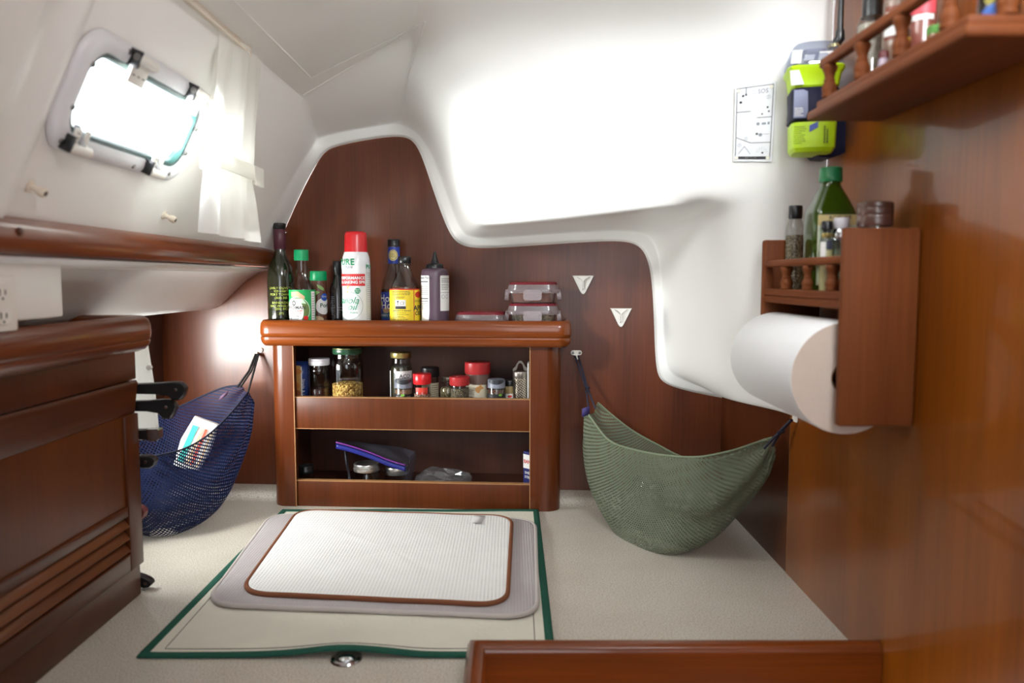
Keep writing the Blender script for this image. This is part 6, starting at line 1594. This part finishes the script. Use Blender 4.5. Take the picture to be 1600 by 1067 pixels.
# ================================================================== emergency beacon on the corner
EX, EY = .4585, 1.198
ek = mpx(EY); ez = lambda py: zat(py, EY)
be = thing('emergency_beacon', 'fluorescent yellow and navy emergency beacon with clear dome and black aerial', 'beacon', (EX, EY, ez(243)), radians(-12))
ze = lambda py: ez(py) - ez(243)
M_FLUO = mat('fluo_yellow', (184, 220, 20), .4, noise=.02); M_NAVY = mat('beacon_navy', (18, 17, 46), .5, noise=.03, spec=.15)
def oct_(s_, c_=.011): return rrect(s_, s_ * .95, c_, 2)
mb = MB(); mb.loft([ring(oct_(a), z) for a, z in ((.022, 0), (.028, .002), (.0315, .008), (.0325, ze(196)))]); mb.build('lower_body', M_FLUO, be, smooth=25)
mb = MB(); mb.loft([ring(oct_(a, .013), z) for a, z in ((.0325, ze(193)), (.0345, ze(192)), (.0335, ze(172)), (.0345, ze(146)), (.033, ze(143)))]); mb.build('waist_band', M_NAVY, be, smooth=30)
mb = MB(); mb.loft([ring(oct_(a, .014), z) for a, z in ((.031, ze(144)), (.034, ze(140)), (.0365, ze(122)), (.040, ze(116)), (.041, ze(112)), (.040, ze(110)))]); mb.build('collar', M_FLUO, be, smooth=25)
mb = MB(); mb.loft([ring(rrect(a, a, a * .7, 6), z) for a, z in ((.0405, ze(111)), (.041, ze(106)), (.0385, ze(94)), (.034, ze(80)), (.029, ze(73)), (.020, ze(70)))], caps=(False, True)); mb.build('dome', glass('dome_clear', (214, 220, 232), .14, .05, milk=.10, milkcol=(200, 206, 224)), be, smooth=60)
mb = MB(); mb.loft([ring(rrect(a, a * .8, .006, 3), z) for a, z in ((.030, ze(110)), (.030, ze(98)), (.018, ze(96)), (.016, ze(80)), (.010, ze(78)))]); mb.build('circuit_housing', mat('housing_slate', (96, 104, 132), .4), be, smooth=30)
mb = MB()
for x0, x1, za, zb_, sk in ((-.038, -.024, ze(108), ze(88), .0), (-.020, -.006, ze(104), ze(96), 0), (.0, .030, ze(106), ze(92), 0)): mb.loft([[(x0, y, za), (x1, y, za), (x1 + .002, y, zb_), (x0 + .002, y, zb_)] for y in (-.0385, -.0378)]); 
mb.build('dome_label', M_PAPER, be)
mb = MB(); f1 = flat(-.0352)
mb.loft([[(-.036, -.0338, ze(140)), (-.018, -.0362, ze(140)), (-.026, -.0372, ze(118)), (-.0385, -.0352, ze(118))], [(-.036, -.0344, ze(140)), (-.018, -.0368, ze(140)), (-.026, -.0378, ze(118)), (-.0385, -.0358, ze(118))]]); mb.build('sticker', M_PAPER, be)
mb = MB(); mb.loft([[(x, y, z) for x, z in ((-.0315, ze(190)), (-.014, ze(190)), (-.011, ze(180)), (-.012, ze(150)), (-.018, ze(147)), (-.0315, ze(147)))] for y in (-.0328, -.0334)]); 
lines(mb, flat(-.0337), -.030, -.016, ze(188), ze(174), 5, .0012, 1, seed=61); mb.build('instruction_label', [mat('label_greyblue', (112, 118, 146), .5), M_PAPER], be, smooth=0)
mb = MB(); f1 = flat(-.0316); poly(mb, f1, [(-.008, ze(212)), (-.008, ze(202)), (.004, ze(196)), (.004, ze(205))], 0); lines(mb, f1, -.030, -.012, ze(230), ze(202), 9, .0009, 1, seed=71)
lines(mb, lambda x, y: (.0155 - y, -.0319, ze(216) + x), -.013, .013, -.004, .004, 2, .002, 1, seed=72); mb.build('marking', [mat('print_blue', (30, 60, 150), .4), mat('print_moss', (92, 106, 30), .6)], be, smooth=0)
mb = MB(); Mx = Matrix.Rotation(radians(12), 4, 'Z')
mb.loft([[(x, y, z) for x, z in ((.005, ze(188)), (.0495, ze(188)), (.0495, ze(238)), (.042, ze(243)), (.030, ze(247)), (.012, ze(246)), (.005, ze(240)))] for y in (-.006, .034)]); q = MB(); q.merge(mb, Mx); q.build('bracket', M_NAVY, be, smooth=30)
mb = MB(); ax = .0405; q = [(ax * 1, .0, ze(66))]
mb.tube([(.030, .012, ze(72)), (.0375, .006, ze(60)), (.0375, .006, ze(48))], [.007, .0075, .006], 12); mb.tube([(.0375, .006, ze(50)), (.0375, .006, ze(-40))], [.0048, .0036], 10); mb.build('aerial', M_BLACK, be, smooth=50)
mb = MB(); mb.lathe([(.009, ze(74)), (.009, ze(69)), (.007, ze(67))], c=(.030, .010), seg=16); mb.build('aerial_nut', M_GOLD, be)

# ================================================================== SOS placard on the corner column
cs = [on_shell(px, py, .0016)[0] for px, py in ((1150, 249), (1204, 249), (1210, 131), (1153, 139))]
pc = sum(cs, Vector()) / 4; pn = (cs[1] - cs[0]).cross(cs[3] - cs[0]).normalized()
if pn.y > 0: pn = -pn
pc = pc + pn * .0012; cs = [c - pn * (c - pc).dot(pn) for c in cs]
o = thing('safety_placard', 'clear-edged safety instruction placard reading SOS, screwed to the white corner column', 'sign', pc)
def pl_fn(off):
    def f(x, z):
        a = cs[0].lerp(cs[1], x); b_ = cs[3].lerp(cs[2], x); return tuple(a.lerp(b_, z) + pn * off - pc)
    return f
mb = MB(); mb.loft([[pl_fn(w)(x, z) for x, z in ((-.05, -.03), (1.05, -.03), (1.05, 1.03), (-.05, 1.03))] for w in (.0, .0016)]); mb.build('plate', mat('placard_white', (236, 238, 242), .15, coat=.5, noise=.01), o)
mb = MB(); f = pl_fn(.0019)
t = .018; th = t * .45
rect(mb, f, 0, 1, 0, .04, 0, 2); rect(mb, f, 0, 1, 1 - th, 1, 0, 2); rect(mb, f, 0, t, 0, 1, 0, 2); rect(mb, f, 1 - t, 1, 0, 1, 0, 2)
rect(mb, f, 0, .40, .66, .66 + th, 0, 2); rect(mb, f, .25, .25 + t, .88, 1, 0, 2); rect(mb, f, .58, 1, .565, .565 + th, 0, 2); poly(mb, f, [(.0, .31), (.42, .225), (1, .225), (1, .225 + th), (.43, .225 + th), (.0, .31 + th)], 0)
mb.text('SOS', .085, lambda x, y: f(.72 + x * 1.9, .92 + y), 1, bold=.01)
for x, z, n in ((.47, .92, '1'), (.87, .835, '2'), (.30, .29, '4'), (.12, .20, '5')): disc(mb, f, x, z, .055, 1, rz=.026, r0=.86); mb.text(n, .04, lambda a, b_, x=x, z=z: f(x + a * 2, z + b_), 1)
for x, z, r in ((.18, .885, .035), (.26, .90, .03), (.12, .80, .04), (.86, .70, .03), (.90, .645, .025), (.72, .615, .025), (.62, .485, .05), (.70, .335, .05), (.60, .35, .035), (.78, .09, .03)): disc(mb, f, x, z, r, 0 if r < .045 else 1, 12, rz=r * .45)
poly(mb, f, [(.08, .075), (.26, .185), (.27, .185), (.44, .075), (.42, .075), (.265, .175), (.10, .075)], 1)
for a in range(7): an = pi * (a + .5) / 7; poly(mb, f, [(.76 + .06 * cos(an), .09 + .03 * sin(an)), (.76 + .17 * cos(an - .03), .09 + .075 * sin(an - .03)), (.76 + .17 * cos(an + .03), .09 + .075 * sin(an + .03))], 1)
rect(mb, f, .72, .84, .47, .50, 1, 2); rect(mb, f, .88, .94, .47, .505, 1, 2); rect(mb, f, .55, .95, .34, .345, 1, 2)
for i in range(12): rect(mb, f, .30 + .028 * i, .318 + .028 * i, .012, .028, 2, 1)
mb.build('print', [M_INK, mat('print_softgrey', (140, 144, 152), .6), M_PAPER], o, smooth=0)
for x, z in ((.05, .965), (.94, .965), (.04, .02), (.94, .02)):
    mb = MB(); R = Vector((0, 0, 1)).rotation_difference(pn).to_matrix().to_4x4(); q = MB(); q.lathe([(.0034, .0), (.003, .0012), (0, .0017)], seg=14); mb.merge(q, Matrix.Translation(Vector(pl_fn(.0018)(x, z))) @ R); mb.build('screw', mat('screw_cap_cream', (236, 232, 220), .3), o)

# ================================================================== pieces of parts
NEST = {'spindle': 'gallery_rail', 'knot': 'cord', 'rivet': 'handle', 'end_cap': 'handle', 'cap_swirl': 'cap', 'clip': 'lid_rim', 'stitching': 'canvas', 'dome_label': 'dome', 'sticker': 'collar',
        'instruction_label': 'waist_band', 'marking': 'lower_body', 'aerial_nut': 'aerial', 'hanging_peg': 'slab', 'lid_edge': 'lid', 'lid_emboss': 'lid', 'shelf_front_edge': 'shelf_front', 'kick_edge': 'kick_front',
        'post_edge': 'post', 'zip_stripe': 'zip_seal', 'care_tag': 'pad', 'neck_ring': 'bottle', 'neck_band': 'bottle', 'foil': 'bottle', 'embossing': 'jar'}
stem = lambda o: o.name.split('.')[0]
for o in list(bpy.data.objects):
    if o.parent is None or o.parent.parent is not None or o.type != 'MESH' or stem(o) not in NEST: continue
    sib = [c for c in o.parent.children if stem(c) == NEST[stem(o)]]
    same = [c for c in o.parent.children if stem(c) == stem(o)]
    if sib:
        k = sib[min(same.index(o), len(sib) - 1)] if len(sib) == len(same) else sib[0]
        if k.location.length < 1e-9 and o.location.length < 1e-9: o.parent = k

# ================================================================== daylight from the sky, plus added lamps
W = bpy.data.worlds.new('overcast_harbour_sky'); SC.world = W; W.use_nodes = True
nt = W.node_tree; bg = nt.nodes['Background']; bg.inputs[0].default_value = (0.89, 0.95, 1.0, 1); bg.inputs[1].default_value = 4.2
def area(name, loc, target, sx, sy, energy, col=(1, 1, 1), spread=180):
    l = bpy.data.lights.new(name, 'AREA'); l.shape = 'RECTANGLE'; l.size = sx; l.size_y = sy; l.energy = energy; l.color = col; l.spread = radians(spread)
    o = bpy.data.objects.new(name, l); COL.objects.link(o); o.location = loc
    d = Vector(target) - Vector(loc); o.rotation_euler = d.to_track_quat('-Z', 'Y').to_euler(); return o
area('added_bulge_lamp', (.38, .20, 1.12), (.22, 1.35, .97), .30, .26, 5.6, (.92, .965, 1.0), 100)  # lamp added inside the closed cabin to brighten the bulge; opening overhead only assumed
area('rear_fill', (-.25, -1.2, .75), (-.15, 1.6, .45), 1.0, .6, 2.4, (.90, .955, 1))  # broad fill lamp added behind the viewer to lift the cabin, no real source
area('added_portlight_lamp', wl(1.05, .775) + Vector((-.34, -.46, .06)), wl(1.2, .775) + Vector((.06, .10, -.03)), .40, .46, 190, (.95, .98, 1))  # lamp added outside the portlight to brighten the curtain beyond what the sky gives
area('added_hull_port_lamp', (XL - .13, 1.45, .37), (-.68, 1.92, .40), .34, .2, 16, (1, .99, .96))  # lamp added outside the assumed hull portlight to make the bright bulkhead patch

cam = bpy.data.cameras.new('camera'); co = bpy.data.objects.new('camera', cam); COL.objects.link(co)
cam.sensor_width = 36; cam.lens = F / 1600 * 36; cam.clip_start = .01
co.location = CAM; co.rotation_euler = (pi / 2 - PT, 0, 0)
cam.dof.use_dof = True; cam.dof.focus_distance = 1.78; cam.dof.aperture_fstop = 3.4
SC.camera = co
vs = SC.view_settings; SC.display_settings.display_device = 'sRGB'; vs.view_transform = 'Standard'; vs.look = 'None'; vs.gamma = 1; vs.exposure = 0.0; vs.use_curve_mapping = False
try:
    SC.cycles.use_denoising = True; SC.cycles.transparent_max_bounces = 24; SC.cycles.max_bounces = 10; SC.cycles.diffuse_bounces = 5
    SC.cycles.sample_clamp_indirect = 4
except Exception: pass
